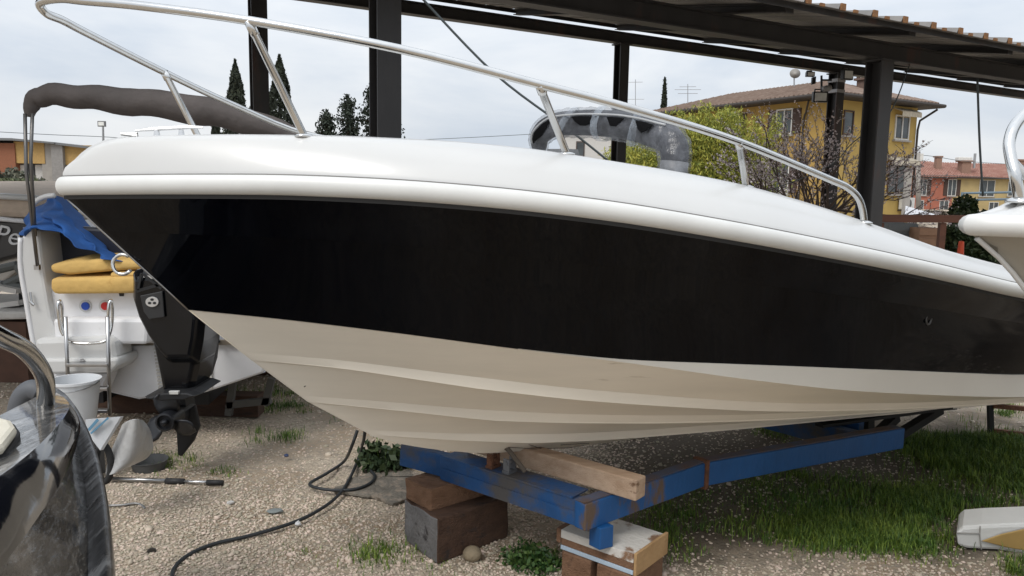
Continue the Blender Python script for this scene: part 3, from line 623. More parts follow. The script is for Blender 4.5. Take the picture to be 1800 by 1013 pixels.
plate('bracket_label', [(342, 592), (348, 592), (348, 603), (342, 603)], -.43, .008, M_gel, .001, obm)
oplate('cavitation_plate', [(254, 697), (290, 686), (340, 686), (356, 692), (335, 700), (280, 702)], -.66, .28, M_ob2, .006)
plate('zinc_anode', [(296, 688), (314, 688), (313, 694), (298, 694)], -.72, .02, mat('pale_zinc', (.5, .5, .48), .5), .003, obm)
# gearcase torpedo, skeg
mb = MB(); c0 = L(310, 733, -.56)
mb.lathe(c0+V(0, .22, 0), [(.006, 0), (.035, .03), (.052, .10), (.052, .25), (.048, .30)], 16, (0, -1, 0)); mb.prism([L(300, 700, -.5), L(325, 700, -.5), L(330, 735, -.5), L(300, 735, -.5)], V(0, .12, 0)); obj('gearcase', mb, M_ob2, obm, auto=40)
mb = MB(); mb.prism([L(308, 738, -.52), L(342, 712, -.5), L(350, 750, -.5), L(340, 775, -.5), L(318, 803, -.52), L(312, 800, -.52)], V(.004, .02, 0)); obj('skeg', mb, M_ob2, obm, bev=.006)
pr = thing('propeller', None, None, (0, 0, 0)); 
pc = L(292, 741, -.72); M_prop = mat('dark_prop', (.012, .013, .016), .35, var=.3)
mb = MB(); mb.lathe(pc, [(.052, -.12), (.054, -.02), (.050, .02), (.040, .022), (.040, .004), (.018, .004), (.017, .035), (.008, .045)], 20, (0, -1, 0))
bl = []
for k in range(3):
    a0 = math.radians(205+120*k); rowsb = []
    for rr_, wdt in ((.045, .055), (.08, .085), (.11, .095), (.135, .075), (.15, .03)):
        row = []
        for s_ in np.linspace(-1, 1, 7):
            ang = a0+s_*wdt/rr_*.62+.25*(rr_-.05)/.1; row.append(pc+V(math.cos(ang)*rr_, -.03*s_+.03, math.sin(ang)*rr_))
        rowsb.append(row)
    m2 = MB(); m2.grid(rowsb); bl.append(m2)
bpy.data.objects.remove(pr); hub = obj('propeller', mb, M_prop, obm, auto=40)
# blades belong to the propeller mesh level: keep them as siblings
for m2 in bl:
    o = obj('propeller_blade', m2, M_prop, obm, sm=True); sf = o.modifiers.new('solid', 'SOLIDIFY'); sf.thickness = .008; sf.offset = 0
# bimini: poles and folded fabric roll
bim = thing('bimini', None, None, (0, 0, 0)); bim.parent = wb; bim.location = tuple(V(*L(250, 180))-V(*wb.location))
M_bim = mat('taupe_canvas', (.088, .076, .072), .9, var=.18, scale=6, bump=.9, bscale=7)
cl = [(52, 206, .02), (55, 186, .04), (66, 173, .05), (90, 167, .058), (140, 170, .062), (200, 176, .07), (280, 184, .075), (360, 196, .078), (430, 212, .07), (500, 236, .065), (545, 252, .055)]
cp_ = catmull([L(x, y, -.05+.0004*x) for x, y, r in cl], 5); rr_ = np.interp(np.linspace(0, 1, len(cp_)), np.linspace(0, 1, len(cl)), [r*1.12 for _, _, r in cl])
rr_ = rr_*(1+.03*np.sin(np.arange(len(cp_))*.8)+rng.normal(size=len(cp_))*.008)
mb = MB(); mb.tube([p+Z*.006*math.sin(i*.9) for i, p in enumerate(cp_)], rr_, 14); obj('folded_canvas', mb, M_bim, bim, sm=True)
for x0, y0, x1, y1, x2, y2 in ((44, 200, 46, 300, 66, 468), (57, 200, 54, 280, 62, 415)):
    mb = MB(); mb.tube([L(x0, y0, -.12), L(x1, y1, -.12), L(x2, y2, -.13)], .010, 8); obj('pole', mb, mat('dark_alloy', (.16, .155, .15), .35, metal=.8), bim, sm=True)
mb = MB(); mb.beam(L(61, 470, -.125), L(70, 470, -.125), .02, .03); obj('pole_mount', mb, M_steel_dull, bim)
# cushions: loose on the stern
M_yel = mat('yellow_foam', (.58, .375, .12), .85, var=.12, scale=5, bump=.3, bscale=20, col3=(.36, .19, .05), thr3=(.58, .72), scale3=4)
def cushion(pts, dy, depth, label):
    mb = MB(); mb.prism([L(x, y, dy) for x, y in pts], V(.0, depth, .03)); o = obj('seat_cushion', mb, M_yel, loc=L(pts[0][0], pts[0][1], dy), bev=.02); tag(o, label, 'cushion', 'yellow cushions on the stern'); o.data.polygons.foreach_set('use_smooth', [True]*len(o.data.polygons)); return o
cushion([(88, 490), (235, 487), (262, 490), (262, 516), (200, 517), (94, 518), (88, 508)], -.16, .34, 'bottom yellow cushion on the white stern, with a rust stained end')
cushion([(86, 466), (130, 458), (200, 457), (248, 460), (248, 474), (190, 478), (120, 484), (90, 480)], -.14, .36, 'topmost pale yellow cushion lying on the stacked cushions of the white stern')
cushion([(192, 479), (258, 477), (258, 489), (192, 490)], -.14, .3, 'thin folded yellow cushion squeezed between the two large yellow cushions')
# blue cover: draped cloth with folds
M_bcl = mat('blue_canvas', (.012, .075, .26), .8, var=.2, scale=5, bump=.3, bscale=25)
top = [(44, 392), (55, 372), (70, 358), (88, 347), (105, 343), (125, 362), (150, 385), (180, 414), (205, 440), (228, 462)]
bot = [(38, 425), (52, 408), (72, 402), (98, 408), (120, 420), (145, 436), (168, 444), (178, 452), (200, 456), (225, 460)]
rows = []
for t in np.linspace(0, 1, 12):
    row = []
    for i in range(len(top)):
        x, y = np.array(top[i])*(1-t)+np.array(bot[i])*t
        row.append((x, y, t, i))
    rows.append([L(x, y, -.02-.10*t+.5*(1-t)**2+.028*math.sin(4.2*i*(.4+t)+7*t)) for x, y, t, i in row])
rows = [catmull(r, 4) for r in rows]
for ri, r in enumerate(rows):
    t = ri/11
    for i in range(len(r)): r[i] = r[i]+V(0, -.035*math.sin(i*.55-9*t)-.022*math.sin(i*1.3+14*t)-.012*math.sin(i*.3+23*t), 0)
mb = MB(); mb.grid(rows); o = obj('boat_cover', mb, M_bcl, loc=L(120, 400), sm=True); sf = o.modifiers.new('solid', 'SOLIDIFY'); sf.thickness = .006
s2_ = o.modifiers.new('sub', 'SUBSURF'); s2_.levels = s2_.render_levels = 1
tag(o, 'crumpled blue canvas cover draped over the white boat behind the bow', 'cover')
mb = MB(); mb.tube(catmull([L(58, 360, .1), L(66, 352, .1), L(80, 346, .1), L(96, 344, .1)], 4), .016, 8); obj('grab_handle', mb, M_gel, wb, sm=True)
# stand below that boat
st = thing('boat_stand', 'grey steel stand with a wooden foot under the white boat', 'stand', G(440, 712))
Mg = mat('grey_stand', (.10, .10, .095), .7)
for (x0, y0), (x1, y1) in (((410, 668), (402, 730)), ((478, 665), (466, 712)), ((400, 712), (476, 704))):
    mb = MB(); mb.beam(P(x0, y0, 5.1), P(x1, y1, 5.1), .04, .045); obj('leg' if y0 < 700 else 'foot_bar', mb, Mg, st)
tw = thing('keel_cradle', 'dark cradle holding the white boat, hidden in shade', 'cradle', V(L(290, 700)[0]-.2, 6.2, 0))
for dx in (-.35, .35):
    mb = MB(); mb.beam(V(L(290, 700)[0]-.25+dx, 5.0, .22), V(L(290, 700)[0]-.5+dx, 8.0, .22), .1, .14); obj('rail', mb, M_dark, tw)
for y_ in (5.3, 6.5, 7.7):
    mb = MB(); mb.beam(V(L(290, 700)[0]-.9, y_, .075), V(L(290, 700)[0]+.4, y_, .075), .14, .149); obj('sleeper', mb, M_wood_dk, tw)

# ================================================================== LOWER LEFT: plastic wrapped black tender
M_tend = mat('wrapped_black', (.008, .0085, .010), .10, var=.3, scale=3, coat=.8, bump=.55, bscale=4, stretch=(9, .7, 9), col3=(.10, .10, .10), thr3=(.55, .66), scale3=2.4)
M_tdeck = mat('wrapped_deck', (.055, .055, .056), .14, var=.3, scale=3, coat=.8, bump=.5, bscale=6, stretch=(6, 1, 4), col3=(.30, .29, .28), thr3=(.52, .62), scale3=3)
M_strk = mat('wrapped_rubber', (.018, .018, .019), .28, var=.3, scale=4, coat=.2, bump=.3, bscale=5, stretch=(5, .35, 3), col3=(.12, .12, .12), thr3=(.52, .64), scale3=5)
M_tsil = mat('pearl_grey', (.27, .26, .24), .22, var=.06, coat=.5)
td = thing('tender', 'glossy black small boat wrapped in clear plastic with a thick chrome rail', 'boat', G(60, 1013)*V(1, 1, 0))
def T(px, py, z): return G(px, py, z)
def crv(pts): return catmull([T(*p) for p in pts], 5)
# outer strake edge, from the far bow end (top) to the near stern end
ro = crv([(104, 690, .88), (128, 708, .87), (150, 745, .85), (172, 800, .82), (188, 870, .79), (196, 940, .77), (200, 1013, .75), (203, 1120, .72), (206, 1400, .68)])
ri = [p+V(-.055, .0, .018) for p in ro]
ro_d = [p+V(-.008, 0, -.10) for p in ro]
ci = crv([(100, 692, .90), (122, 706, .90), (140, 740, .89), (136, 780, .90), (112, 840, .91), (70, 905, .92), (20, 975, .93), (-60, 1075, .94), (-300, 1330, .95)])
cm = crv([(99, 692, .91), (118, 703, .92), (133, 728, .93), (126, 757, .95), (92, 808, .97), (45, 850, .98), (0, 895, .99), (-90, 985, 1.0), (-420, 1250, 1.0)])
dk_ = crv([(97, 690, .92), (110, 697, .935), (122, 712, .95), (112, 735, .97), (76, 775, .99), (30, 815, 1.0), (-20, 850, 1.01), (-140, 935, 1.02), (-500, 1150, 1.02)])
di = crv([(90, 688, .92), (80, 690, .93), (60, 700, .95), (30, 715, .96), (-10, 735, .97), (-60, 760, .97), (-120, 790, .97), (-240, 860, .97), (-600, 1060, .97)])
hl = [p+V(-.22, .02, -.45) for p in ro_d]
hk = [p+V(-.55, .05, -.75) for p in ro_d]
mb = MB(); mb.grid([ri, ci]); obj('coaming', mb, M_tend, td, sm=True)
mb = MB(); mb.grid([ci, cm, dk_]); obj('deck_edge', mb, mat('gloss_black_band', (.006, .0065, .009), .08, coat=.8, bump=.1, bscale=6), td, sm=True)
mb = MB(); mb.grid([dk_, di]); obj('deck', mb, M_tdeck, td, sm=True)
mb = MB(); mb.grid([ri, [a*.5+b*.5+Z*.012+V(.012, 0, 0) for a, b in zip(ri, ro)], ro, [p+V(.004, 0, -.05) for p in ro], ro_d]); obj('rub_strake', mb, M_strk, td, sm=True)
mb = MB(); mb.grid([ro_d, hl, hk]); obj('hull', mb, M_tend, td, sm=True)
# chrome rail
mb = MB(); mb.tube(catmull([P(-60, 560, 1.75), P(0, 592, 1.85), P(40, 612, 1.95), P(66, 640, 2.05), P(80, 672, 2.15), P(80, 715, 2.2), P(78, 752, 2.22)], 6), [.024]*37, 14); obj('chrome_rail', mb, M_steel, td, sm=True)
c0 = P(78, 752, 2.22); mb = MB(); mb.lathe(c0-Z*.012, [(.075, 0), (.075, .006), (.045, .012), (.034, .03)], 20); obj('rail_base', mb, M_steel, td, sm=True)
mb = MB(); fc = [P(x, y, 2.5) for x, y in [(30, 765), (33, 722), (42, 695), (58, 685), (72, 690)]]; mb.tube(catmull(fc, 5), .034, 12); obj('grey_fender', mb, mat('slate_rubber', (.085, .09, .10), .6), td, sm=True)
mb = MB(); mb.prism([T(x, y, 1.0) for x, y in [(-60, 760), (0, 752), (22, 758), (30, 770), (8, 800), (-60, 830)]], Z*.03); o = obj('deck_pad', mb, mat('cream_vinyl', (.62, .58, .48), .5), td, bev=.012)
mb = MB(); mb.prism([T(x, y, .985) for x, y in [(-64, 758), (0, 750), (26, 756), (36, 771), (12, 806), (-60, 838)]], Z*.0145); obj('pad_base', mb, M_dark, td)
# cradle so that it stands on the ground
for k, (px, py) in enumerate(((60, 900), (140, 740))):
    q = T(px, py, .3); mb = MB(); mb.obox(V(q[0]-.5, q[1]+.1, .14), V(.5, 0, 0), V(0, .05, 0), Z*.14); o = obj('wood_block', mb, M_wood_dk, loc=(q[0]-.5, q[1]+.1, 0)); tag(o, ['near', 'far'][k]+' timber bearer under the plastic wrapped black tender', 'block', 'bearers under the tender')

# bucket behind the tender, on a small upturned crate
c0 = P(136, 752, 4.05)
bk = thing('bucket', 'white plastic bucket with a wire handle and red grip behind the black tender', 'bucket', c0)
M_bk = mat('white_plastic', (.66, .68, .70), .4, var=.03)
mb = MB(); mb.lathe(c0, [(.090, 0), (.122, .255), (.130, .257), (.130, .270), (.118, .270), (.088, .01)], 28); obj('pail', mb, M_bk, bk, auto=40)
mb = MB(); hp = [c0+V(.133*math.cos(a), -.133*abs(math.sin(a)), .262-.035*abs(math.sin(a))) for a in np.linspace(math.pi, 2*math.pi, 13)]; mb.tube(hp, .003, 6); obj('handle', mb, M_steel_dull, bk)
mb = MB(); mb.tube(hp[3:6], .008, 8); obj('grip', mb, mat('red_plastic', (.5, .03, .02), .4), bk)
ct = thing('crate', 'small grey crate holding up the white bucket', 'crate', c0*V(1, 1, 0)); zc_ = c0[2]-.002
mb = MB(); mb.obox(c0*V(1, 1, 0)+Z*zc_/2, V(.09, 0, 0), V(0, .10, 0), Z*zc_/2); obj('box', mb, mat('grey_crate', (.12, .12, .12), .7), ct, bev=.01)

# bent grey plastic sheet with wheel under it
YS = 3.55
M_sht = mat('grey_sheet', (.42, .42, .415), .3, var=.08, scale=4, bump=.9, bscale=9, col3=(.30, .29, .27), thr3=(.55, .7), scale3=4)
sh = thing('bent_sheet', 'bent silver grey sheet standing on the gravel behind the black tender', 'sheet', G(220, 832))
r1 = [P(x, y, YS) for x, y in [(183, 835), (190, 800), (202, 772), (214, 744)]]; r2 = [P(x, y, YS-.12) for x, y in [(192, 838), (215, 812), (228, 772), (234, 735)]]
r3 = [P(x, y, YS-.05) for x, y in [(225, 822), (250, 802), (256, 762), (250, 738)]]; r4 = [P(x, y, YS+.2) for x, y in [(258, 808), (271, 790), (266, 757), (252, 738)]]
mb = MB(); mb.grid([catmull(r, 4) for r in (r1, r2, r3, r4)]); o = obj('curved_panel', mb, M_sht, sh, sm=True); o.modifiers.new('s', 'SOLIDIFY').thickness = .006; o.modifiers.new('ss', 'SUBSURF').render_levels = 2
mb = MB(); mb.prism([P(x, y, YS-.10) for x, y in [(150, 738), (212, 733), (176, 792), (152, 760)]], V(.01, .01, 0)); obj('flat_flap', mb, mat('white_sheet', (.58, .60, .62), .35), sh)
mb = MB(); mb.beam(P(156, 756, YS-.115), P(172, 738, YS-.115), .006, .012); mb.beam(P(160, 762, YS-.115), P(190, 735, YS-.115), .006, .008); obj('blue_print', mb, mat('blue_print', (.12, .28, .42), .4), sh)
wc = P(182, 815, YS-.06); mb = MB(); mb.tube([wc+V(.035*math.cos(a), .0, .09*math.sin(a)) for a in np.linspace(0, 2*math.pi, 17)], .016, 8, cap=False)
o = obj('tyre_ring', mb, mat('tyre_black', (.02, .02, .02), .8), sh, sm=True)
# flat tub
c0 = G(248, 836)+V(0, .1, 0); mb = MB(); mb.lathe(c0, [(.085, 0), (.098, .055), (.102, .056), (.095, .056), (.08, .01)], 24); o = obj('flat_tub', mb, mat('grey_tub', (.075, .078, .08), .5), loc=c0, auto=40); tag(o, 'shallow dark grey round tub in front of the bent sheet', 'tub')
# telescopic pole
tp = thing('telescopic_pole', 'telescopic silver pole with black grips lying on the gravel by the tub', 'pole', G(300, 846))
q0, q1 = G(192, 842, .02), G(392, 849, .02); seg = lambda t: q0+(q1-q0)*t
for nm, a, b, r, m in (('tube', 0, .52, .011, M_steel_dull), ('grip', .50, .66, .016, M_dark), ('inner_tube', .66, .87, .008, mat('bright_alloy', (.75, .75, .75), .25, metal=.9)), ('hook_end', .86, 1.0, .014, M_dark)):
    mb = MB(); mb.tube([seg(a), seg(b)], r, 10); obj(nm, mb, m, tp, sm=True)
mb = MB(); mb.tube(catmull([G(192, 889, .01), G(215, 888, .012), G(238, 885, .012), G(250, 889, .008), G(254, 894, .006)], 4), .006, 8); tag(obj('bent_rod', mb, mat('galvanised', (.3, .3, .3), .45, metal=.7), sm=True), 'short bent metal rod lying on the gravel beside the tender', 'rod')

# ================================================================== FAR LEFT: dark boat with lettering, beige cover
YB = 7.0
db = thing('dark_boat', 'dark grey boat with white lettering and a beige cover at the left edge', 'boat', P(0, 480, YB)*V(1, 1, 0))
M_dgh = mat('charcoal_hull', (.035, .033, .032), .35)
mb = MB(); mb.prism([P(x, y, YB) for x, y in [(-400, 372), (48, 388), (52, 420), (30, 452), (-40, 470), (-400, 480)]], V(-.4, 2.2, 0)); obj('hull', mb, M_dgh, db, bev=.03)
mb = MB(); mb.prism([P(x, y, YB-.02) for x, y in [(-400, 345), (-60, 344), (62, 350), (58, 386), (-30, 384), (-400, 372)]], V(-.5, 2.2, .15)); obj('cover', mb, mat('beige_cover', (.47, .38, .30), .8, bump=.3, bscale=8), db, bev=.06)
mb = MB(); mb.tube([P(-200, 341, YB-.05), P(0, 345, YB-.05), P(66, 349, YB-.05)], .028, 8); obj('cover_edge', mb, M_gel, db, sm=True)
mb = MB(); mb.tube([P(-200, 380, YB-.04), P(0, 385, YB-.04), P(52, 390, YB-.04)], .022, 8); obj('rub_strip', mb, M_gelg, db, sm=True)
mb = MB(); mb.prism([P(x, y, YB+.05) for x, y in [(-400, 478), (-40, 470), (30, 450), (40, 470), (0, 500), (-400, 520)]], V(-.4, 2.0, 0)); obj('bottom', mb, mat('pale_bottom', (.45, .41, .36), .6), db, bev=.02)
cu = bpy.data.curves.new('lettering', 'FONT'); cu.body = 'Per'; cu.size = .23; cu.extrude = .004; cu.shear = .25; cu.align_x = 'LEFT'
tmp = bpy.data.objects.new('tmp', cu); C.objects.link(tmp); bpy.context.view_layer.update()
me = bpy.data.meshes.new_from_object(tmp.evaluated_get(bpy.context.evaluated_depsgraph_get())); bpy.data.objects.remove(tmp)
me.materials.clear(); me.materials.append(mat('white_vinyl', (.62, .62, .62), .5)); lt = bpy.data.objects.new('lettering', me); C.objects.link(lt); lt.parent = db
p0, p1 = P(-12, 424, YB-.012), P(46, 434, YB-.012); lt.location = tuple(p0-V(*db.location)); lt.rotation_euler = (math.pi/2, math.atan2(-(p1-p0)[2], (p1-p0)[0]), 0)
# trestle and clutter beneath
for k, (pts, lab) in enumerate(((((-20, 478), (30, 466), (42, 486), (10, 500)), 'dark'), (((-30, 520), (8, 500), (46, 506), (40, 516)), 'grey'))):
    c0 = thing('folding_frame', lab+' grey folded metal frame lying under the lettered boat', 'frame', P(10, 560, YB-.8)*V(1, 1, 0))
    for a, b in zip(pts[:-1], pts[1:]):
        mb = MB(); mb.tube([P(*a, YB-.8), P(*b, YB-.8)], .035, 8); obj('tube', mb, mat('clutter_grey', (.10, .105, .10), .6), c0)
    mb = MB(); mb.beam(P(pts[0][0], pts[0][1]+20, YB-.8), P(pts[2][0], pts[2][1]+24, YB-.8), .2, .04); obj('board', mb, mat('clutter_white', (.50, .48, .45), .6), c0)
    for x in (-10, 36):
        mb = MB(); mb.tube([P(x, 500, YB-.8), P(x, 500, YB-.8)*V(1, 1, 0)], .018, 6); obj('leg', mb, mat('clutter_dark', (.03, .03, .03), .6), c0)
pl = thing('covered_pallet', 'pallet under a crumpled pale sheet at the left edge', 'pallet', P(0, 575, 6.4)*V(1, 1, 0))
mb = MB(); mb.prism([P(x, y, 6.0) for x, y in [(-120, 545), (48, 548), (50, 562), (-120, 566)]], V(0, .7, .04)); obj('sheet', mb, mat('clutter_white', (.5, .48, .45), .6), pl, bev=.02)
mb = MB(); q0, q1 = P(-120, 563, 6.05), P(44, 563, 6.05); mb.obox(V((q0[0]+q1[0])/2, 6.35, q0[2]/2), V((q1[0]-q0[0])/2, 0, 0), V(0, .3, 0), Z*(q0[2]/2-.002)); obj('stack', mb, mat('rusty_brown', (.07, .035, .022), .85, col2=(.12, .06, .04), scale=6), pl)
mb = MB(); q = G(5, 615); 

# ================================================================== RIGHT: white bow, cushion, trestle
RY = 1.72
rbx = V(math.cos(math.radians(8)), math.sin(math.radians(8)), 0); rbn = V(rbx[1], -rbx[0], 0)
rt0 = P(1708, 409, RY)
rb = thing('white_bow', 'white bow of another boat with a looped steel rail at the right edge', 'boat', rt0*V(1, 1, 0)+rbx*1.2)
def R3(u, v, w): return rt0+rbx*u+rbn*v+Z*w
rbb = lambda u: .75*(1-(1-np.clip(u/1.6, 0, 1))**2.0)
us = np.linspace(0, 1, 26)**1.7*2.2
def both_r(rows, m, name, **k):
    mb = MB(); mb.grid([[R3(*q) for q in r] for r in rows]); mb.grid([[R3(q[0], -q[1], q[2]) for q in r] for r in rows], flip=True); return obj(name, mb, m, rb, **k)
M_rbh = mat('grey_beige_hull', (.30, .275, .23), .45, var=.04)
shr = np.stack([us, rbb(us), -.005-.0*us], 1)
kl_u = np.interp(us, us, .02+us*1.0); 
stem = np.stack([.03+.18*(us/2.2)+us*.95, 0*us, 0*us], 1)
# stem/keel curve: runs down and aft
kel = np.stack([.014+us, 0*us, np.interp(us, [0, .08, .13, .3, .6, 1.2, 2.2], [-.012, -.070, -.125, -.28, -.45, -.55, -.58])], 1)
chn = np.stack([lerp(shr[:, 0], kel[:, 0], .5)+.0, rbb(np.maximum(us-.08, 0))*.72, lerp(shr[:, 2], kel[:, 2], .55)], 1)
both_r([shr, lerp(shr, chn, .5), chn, lerp(chn, kel, .5), kel], M_rbh, 'hull', sm=True)
rrr = []
for a in np.linspace(-.15, math.pi, 9):
    q = shr.copy(); nb_ = .022*math.sin(a); q[:, 2] += .022-.024*math.cos(a); q[:, 1] += nb_; q[:, 0] -= nb_*np.exp(-us*6); q[0, 1] = 0; rrr.append(q)
both_r(rrr, M_rub, 'rub_rail', sm=True)
e0_ = rrr[-1]
dkr = [e0_]+[np.stack([us+.10*f*1.0, e0_[:, 1]*(1-.35*f), e0_[:, 2]+.10*f*np.clip(us*4, 0, 1)**.6+us*.02*f], 1) for f in (.15, .5, .85, 1)]
dkr += [dkr[-1]*[1, .5, 1]+[0, 0, .01], dkr[-1]*[1, 0, 1]+[0, 0, .014]]
both_r(dkr, M_gel, 'deck', auto=45)
mb = MB(); mb.tube([R3(*q)-rbx*.004+rbn*.004 for q in kel[:18]], .006, 8); obj('stem_strip', mb, M_gel, rb, sm=True)
mb = MB(); mb.tube(catmull([P(x, y, d) for x, y, d in [(1850, 170, 1.9), (1815, 190, 1.85), (1786, 218, 1.8), (1774, 250, 1.78), (1777, 280, 1.76), (1785, 312, 1.74), (1793, 355, 1.74)]], 6), .0125, 12); mb.tube(catmull([P(1779, 285, 1.76), P(1792, 298, 1.8), P(1815, 318, 1.9), P(1860, 345, 2.1)], 4), .011, 10); obj('bow_rail', mb, M_steel, rb, sm=True)
mb = MB(); mb.lathe(P(1793, 357, 1.74), [(.03, 0), (.03, .005), (.018, .012)], 14); obj('rail_foot', mb, M_steel, rb, sm=True)
for k, uu in enumerate((1.3, 2.0)):
    mb = MB(); q = R3(uu, 0, 0); mb.obox(V(q[0], q[1], .5), rbx*.05, rbn*.2, Z*.5); obj('stand_post', mb, M_oil, rb)
# cushion at the lower right
M_vin = mat('white_vinyl_pad', (.66, .66, .64), .45, var=.03, bump=.15, bscale=12)
sc_ = thing('boat_cushion', 'white vinyl boat cushion with a tan panel lying on the gravel at lower right', 'cushion', G(1760, 968))
g0 = G(1690, 962, .02); Yc = g0[1]
out_ = [(1680, 925), (1700, 914), (1730, 908), (1800, 899), (1900, 888), (1900, 985), (1800, 975), (1760, 968), (1700, 966), (1684, 962)]
mb = MB(); mb.prism([P(x, y, Yc) for x, y in [(1680, 936), (1692, 927), (1725, 924), (1800, 921), (1920, 914), (1920, 990), (1800, 975), (1755, 968), (1700, 965), (1683, 960)]], V(.125, .20, .006)); o = obj('pad', mb, M_vin, sc_, bev=.014)
mb = MB(); mb.prism([P(x, y, Yc-.012) for x, y in [(1727, 952), (1760, 940), (1800, 931), (1910, 918), (1910, 985), (1800, 968), (1770, 963)]], V(0, .010, 0)); obj('tan_panel', mb, mat('tan_vinyl', (.42, .27, .09), .6, var=.08), sc_, bev=.004)
for pts in ([(1723, 925), (1722, 940), (1725, 966)], [(1724, 952), (1760, 938), (1800, 929), (1910, 915)], [(1682, 937), (1722, 938)]):
    mb = MB(); mb.tube([P(x, y, Yc-.004) for x, y in pts], .003, 6); obj('seam', mb, mat('seam_grey', (.35, .34, .32), .6), sc_)
# steel trestle at the right edge
ts = thing('steel_trestle', 'dark steel trestle frame standing in the grass at the right edge', 'trestle', P(1770, 760, 4.9)*V(1, 1, 0))
q = G(1742, 772); YT = q[1]
for a, b in (((1740, 702), (1742, 772)), ((1742, 713), (1900, 728)), ((1742, 757), (1900, 775)), ((1880, 715), (1882, 785))):
    mb = MB(); mb.beam(P(*a, YT), P(*b, YT), .03, .03); obj('leg' if a[0]-b[0] > -10 else 'rail', mb, M_rustb if a[1] > 705 else M_oil, ts)

# ================================================================== FLOODLIGHTS AND CABLES
M_fl = mat('floodlight_black', (.015, .015, .016), .45); M_glass = mat('floodlight_glass', (.72, .73, .70), .15, var=.1)
def flood(px, py, Y, wpx, hpx, label, yaw=0, post=None):
    c = P(px, py, Y); s = Y/F_PX; t = thing('floodlight', label, 'floodlight', c, 'floodlights')
    wv = V(math.cos(yaw), math.sin(yaw), 0)*wpx*s/2; hv = V(0, 0, 1)*hpx*s/2; nv = np.cross(wv, hv); nv = nv/np.linalg.norm(nv)
    mb = MB(); mb.obox(c, wv, hv, nv*.045); obj('housing', mb, M_fl, t, bev=.008)
    mb = MB(); mb.obox(c+nv*.047, wv*.8, hv*.74, nv*.004); obj('lens', mb, M_glass, t)
    mb = MB(); mb.beam(c-wv*.6-hv*.5+nv*-.05, c-wv*.6+hv*1.5-nv*.05, .02, .02); mb.beam(c+wv*.6-hv*.5-nv*.05, c+wv*.6+hv*1.5-nv*.05, .02, .02); mb.beam(c-wv*.6+hv*1.5-nv*.05, c+wv*.6+hv*1.5-nv*.05, .02, .02); obj('bracket', mb, M_fl, t)
    return t
Yb = onperp(1464, 200, PB-.2)[1]
flood(1441, 171, Yb-.3, 25, 18, 'larger floodlight below the bracket on the back column')
flood(1489, 132, Yb-.3, 20, 17, 'smaller floodlight high on the right of the back column', yaw=.3)
flood(1424, 131, Yb-.3, 14, 8, 'small flat floodlight hanging under the back beam')
cam_ = thing('security_camera', 'small security camera on the bracket beside the back column', 'camera', P(1452, 155, Yb-.3))
mb = MB(); mb.lathe(P(1446, 157, Yb-.35), [(.05, 0), (.06, .12), (.05, .16)], 12, (1, .2, .2)); obj('body', mb, mat('camera_white', (.3, .3, .3), .5), cam_, sm=True)
mb = MB(); mb.beam(P(1444, 133, Yb-.3), P(1444, 165, Yb-.3), .03, .03); mb.beam(P(1444, 141, Yb-.3), P(1462, 141, Yb-.3), .03, .03); obj('bracket', mb, M_fl, cam_)
for y in (138, 157):
    mb = MB(); uu = ub[2]; zc_ = P(1465, y, Yb)[2]; mb.obox(CP(uu, PB, zc_), A*.113, N*.113, Z*.03); obj('clamp_band', mb, mat('pale_band', (.35, .35, .36), .5), canopy)
mb = MB(); mb.obox(P(1430, 142, Yb-.2), V(.035, 0, .01), V(0, .03, 0), Z*.065); tag(obj('sensor_box', mb, M_fl, loc=P(1430, 142, Yb-.2), bev=.005), 'little sensor box hanging beside the floodlights', 'sensor')
def cable(pts, r, label, m=M_hose, sag=0):
    mb = MB(); mb.tube(catmull(pts, 6) if len(pts) > 2 else pts, r, 6); tag(obj('cable', mb, m, sm=True), label, 'cable', 'cables')
M_wire = mat('wire_grey', (.07, .085, .09), .6)
cable([P(735, -10, 5.6), P(870, 130, 5.7), P(1000, 228, 5.85), P(1068, 282, 6.0)], .009, 'dark stay cable slanting down from the canopy to the padded arch', M_wire)
cable([CP(9.1, PF, ZF), P(1560, 205, 9.6), P(1500, 250, 10.5), P(1460, 290, 12), P(1380, 325, 13), P(1310, 345, 14)], .008, 'stay cable running down from the front beam past the right column', M_wire)
cable([P(1718, 138, 10.6), P(1722, 250, 10.6), P(1728, 345, 10.6)], .014, 'loose cable hanging straight down from the front beam', M_wire)
cable([P(-40, 230, 60), P(90, 237, 60), P(215, 243, 60), P(400, 262, 60)], .025, 'thin overhead line above the low building at the left', M_wire)
cable([P(560, 252, 60), P(760, 245, 60), P(935, 236, 60), P(1100, 225, 60)], .022, 'thin overhead line in the sky behind the boat', M_wire)

# ================================================================== BUILDINGS
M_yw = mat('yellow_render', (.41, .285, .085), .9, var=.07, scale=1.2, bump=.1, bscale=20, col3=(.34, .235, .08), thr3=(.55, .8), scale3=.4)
M_yw_shade = mat('yellow_render_shade', (.37, .24, .068), .9, var=.07, scale=1.2, bump=.1, bscale=20)  # darker copy of the yellow render, shade painted onto the left facade
M_tile = mat('brown_roof_tiles', (.145, .095, .07), .9, col2=(.23, .17, .135), scale=2.5, bump=.3, bscale=10)
M_tile_r = mat('red_roof_tiles', (.25, .115, .085), .9, col2=(.36, .21, .17), scale=1.5, bump=.3, bscale=6)
M_eave = mat('dark_eaves', (.035, .028, .024), .7)
M_pane = mat('window_glass', (.06, .07, .075), .12, var=.3, scale=1.5)
M_frm = mat('white_frame', (.60, .59, .56), .5); M_shut = mat('brown_shutter', (.055, .030, .022), .7); M_conc = mat('concrete', (.30, .28, .255), .9, var=.1, scale=2)
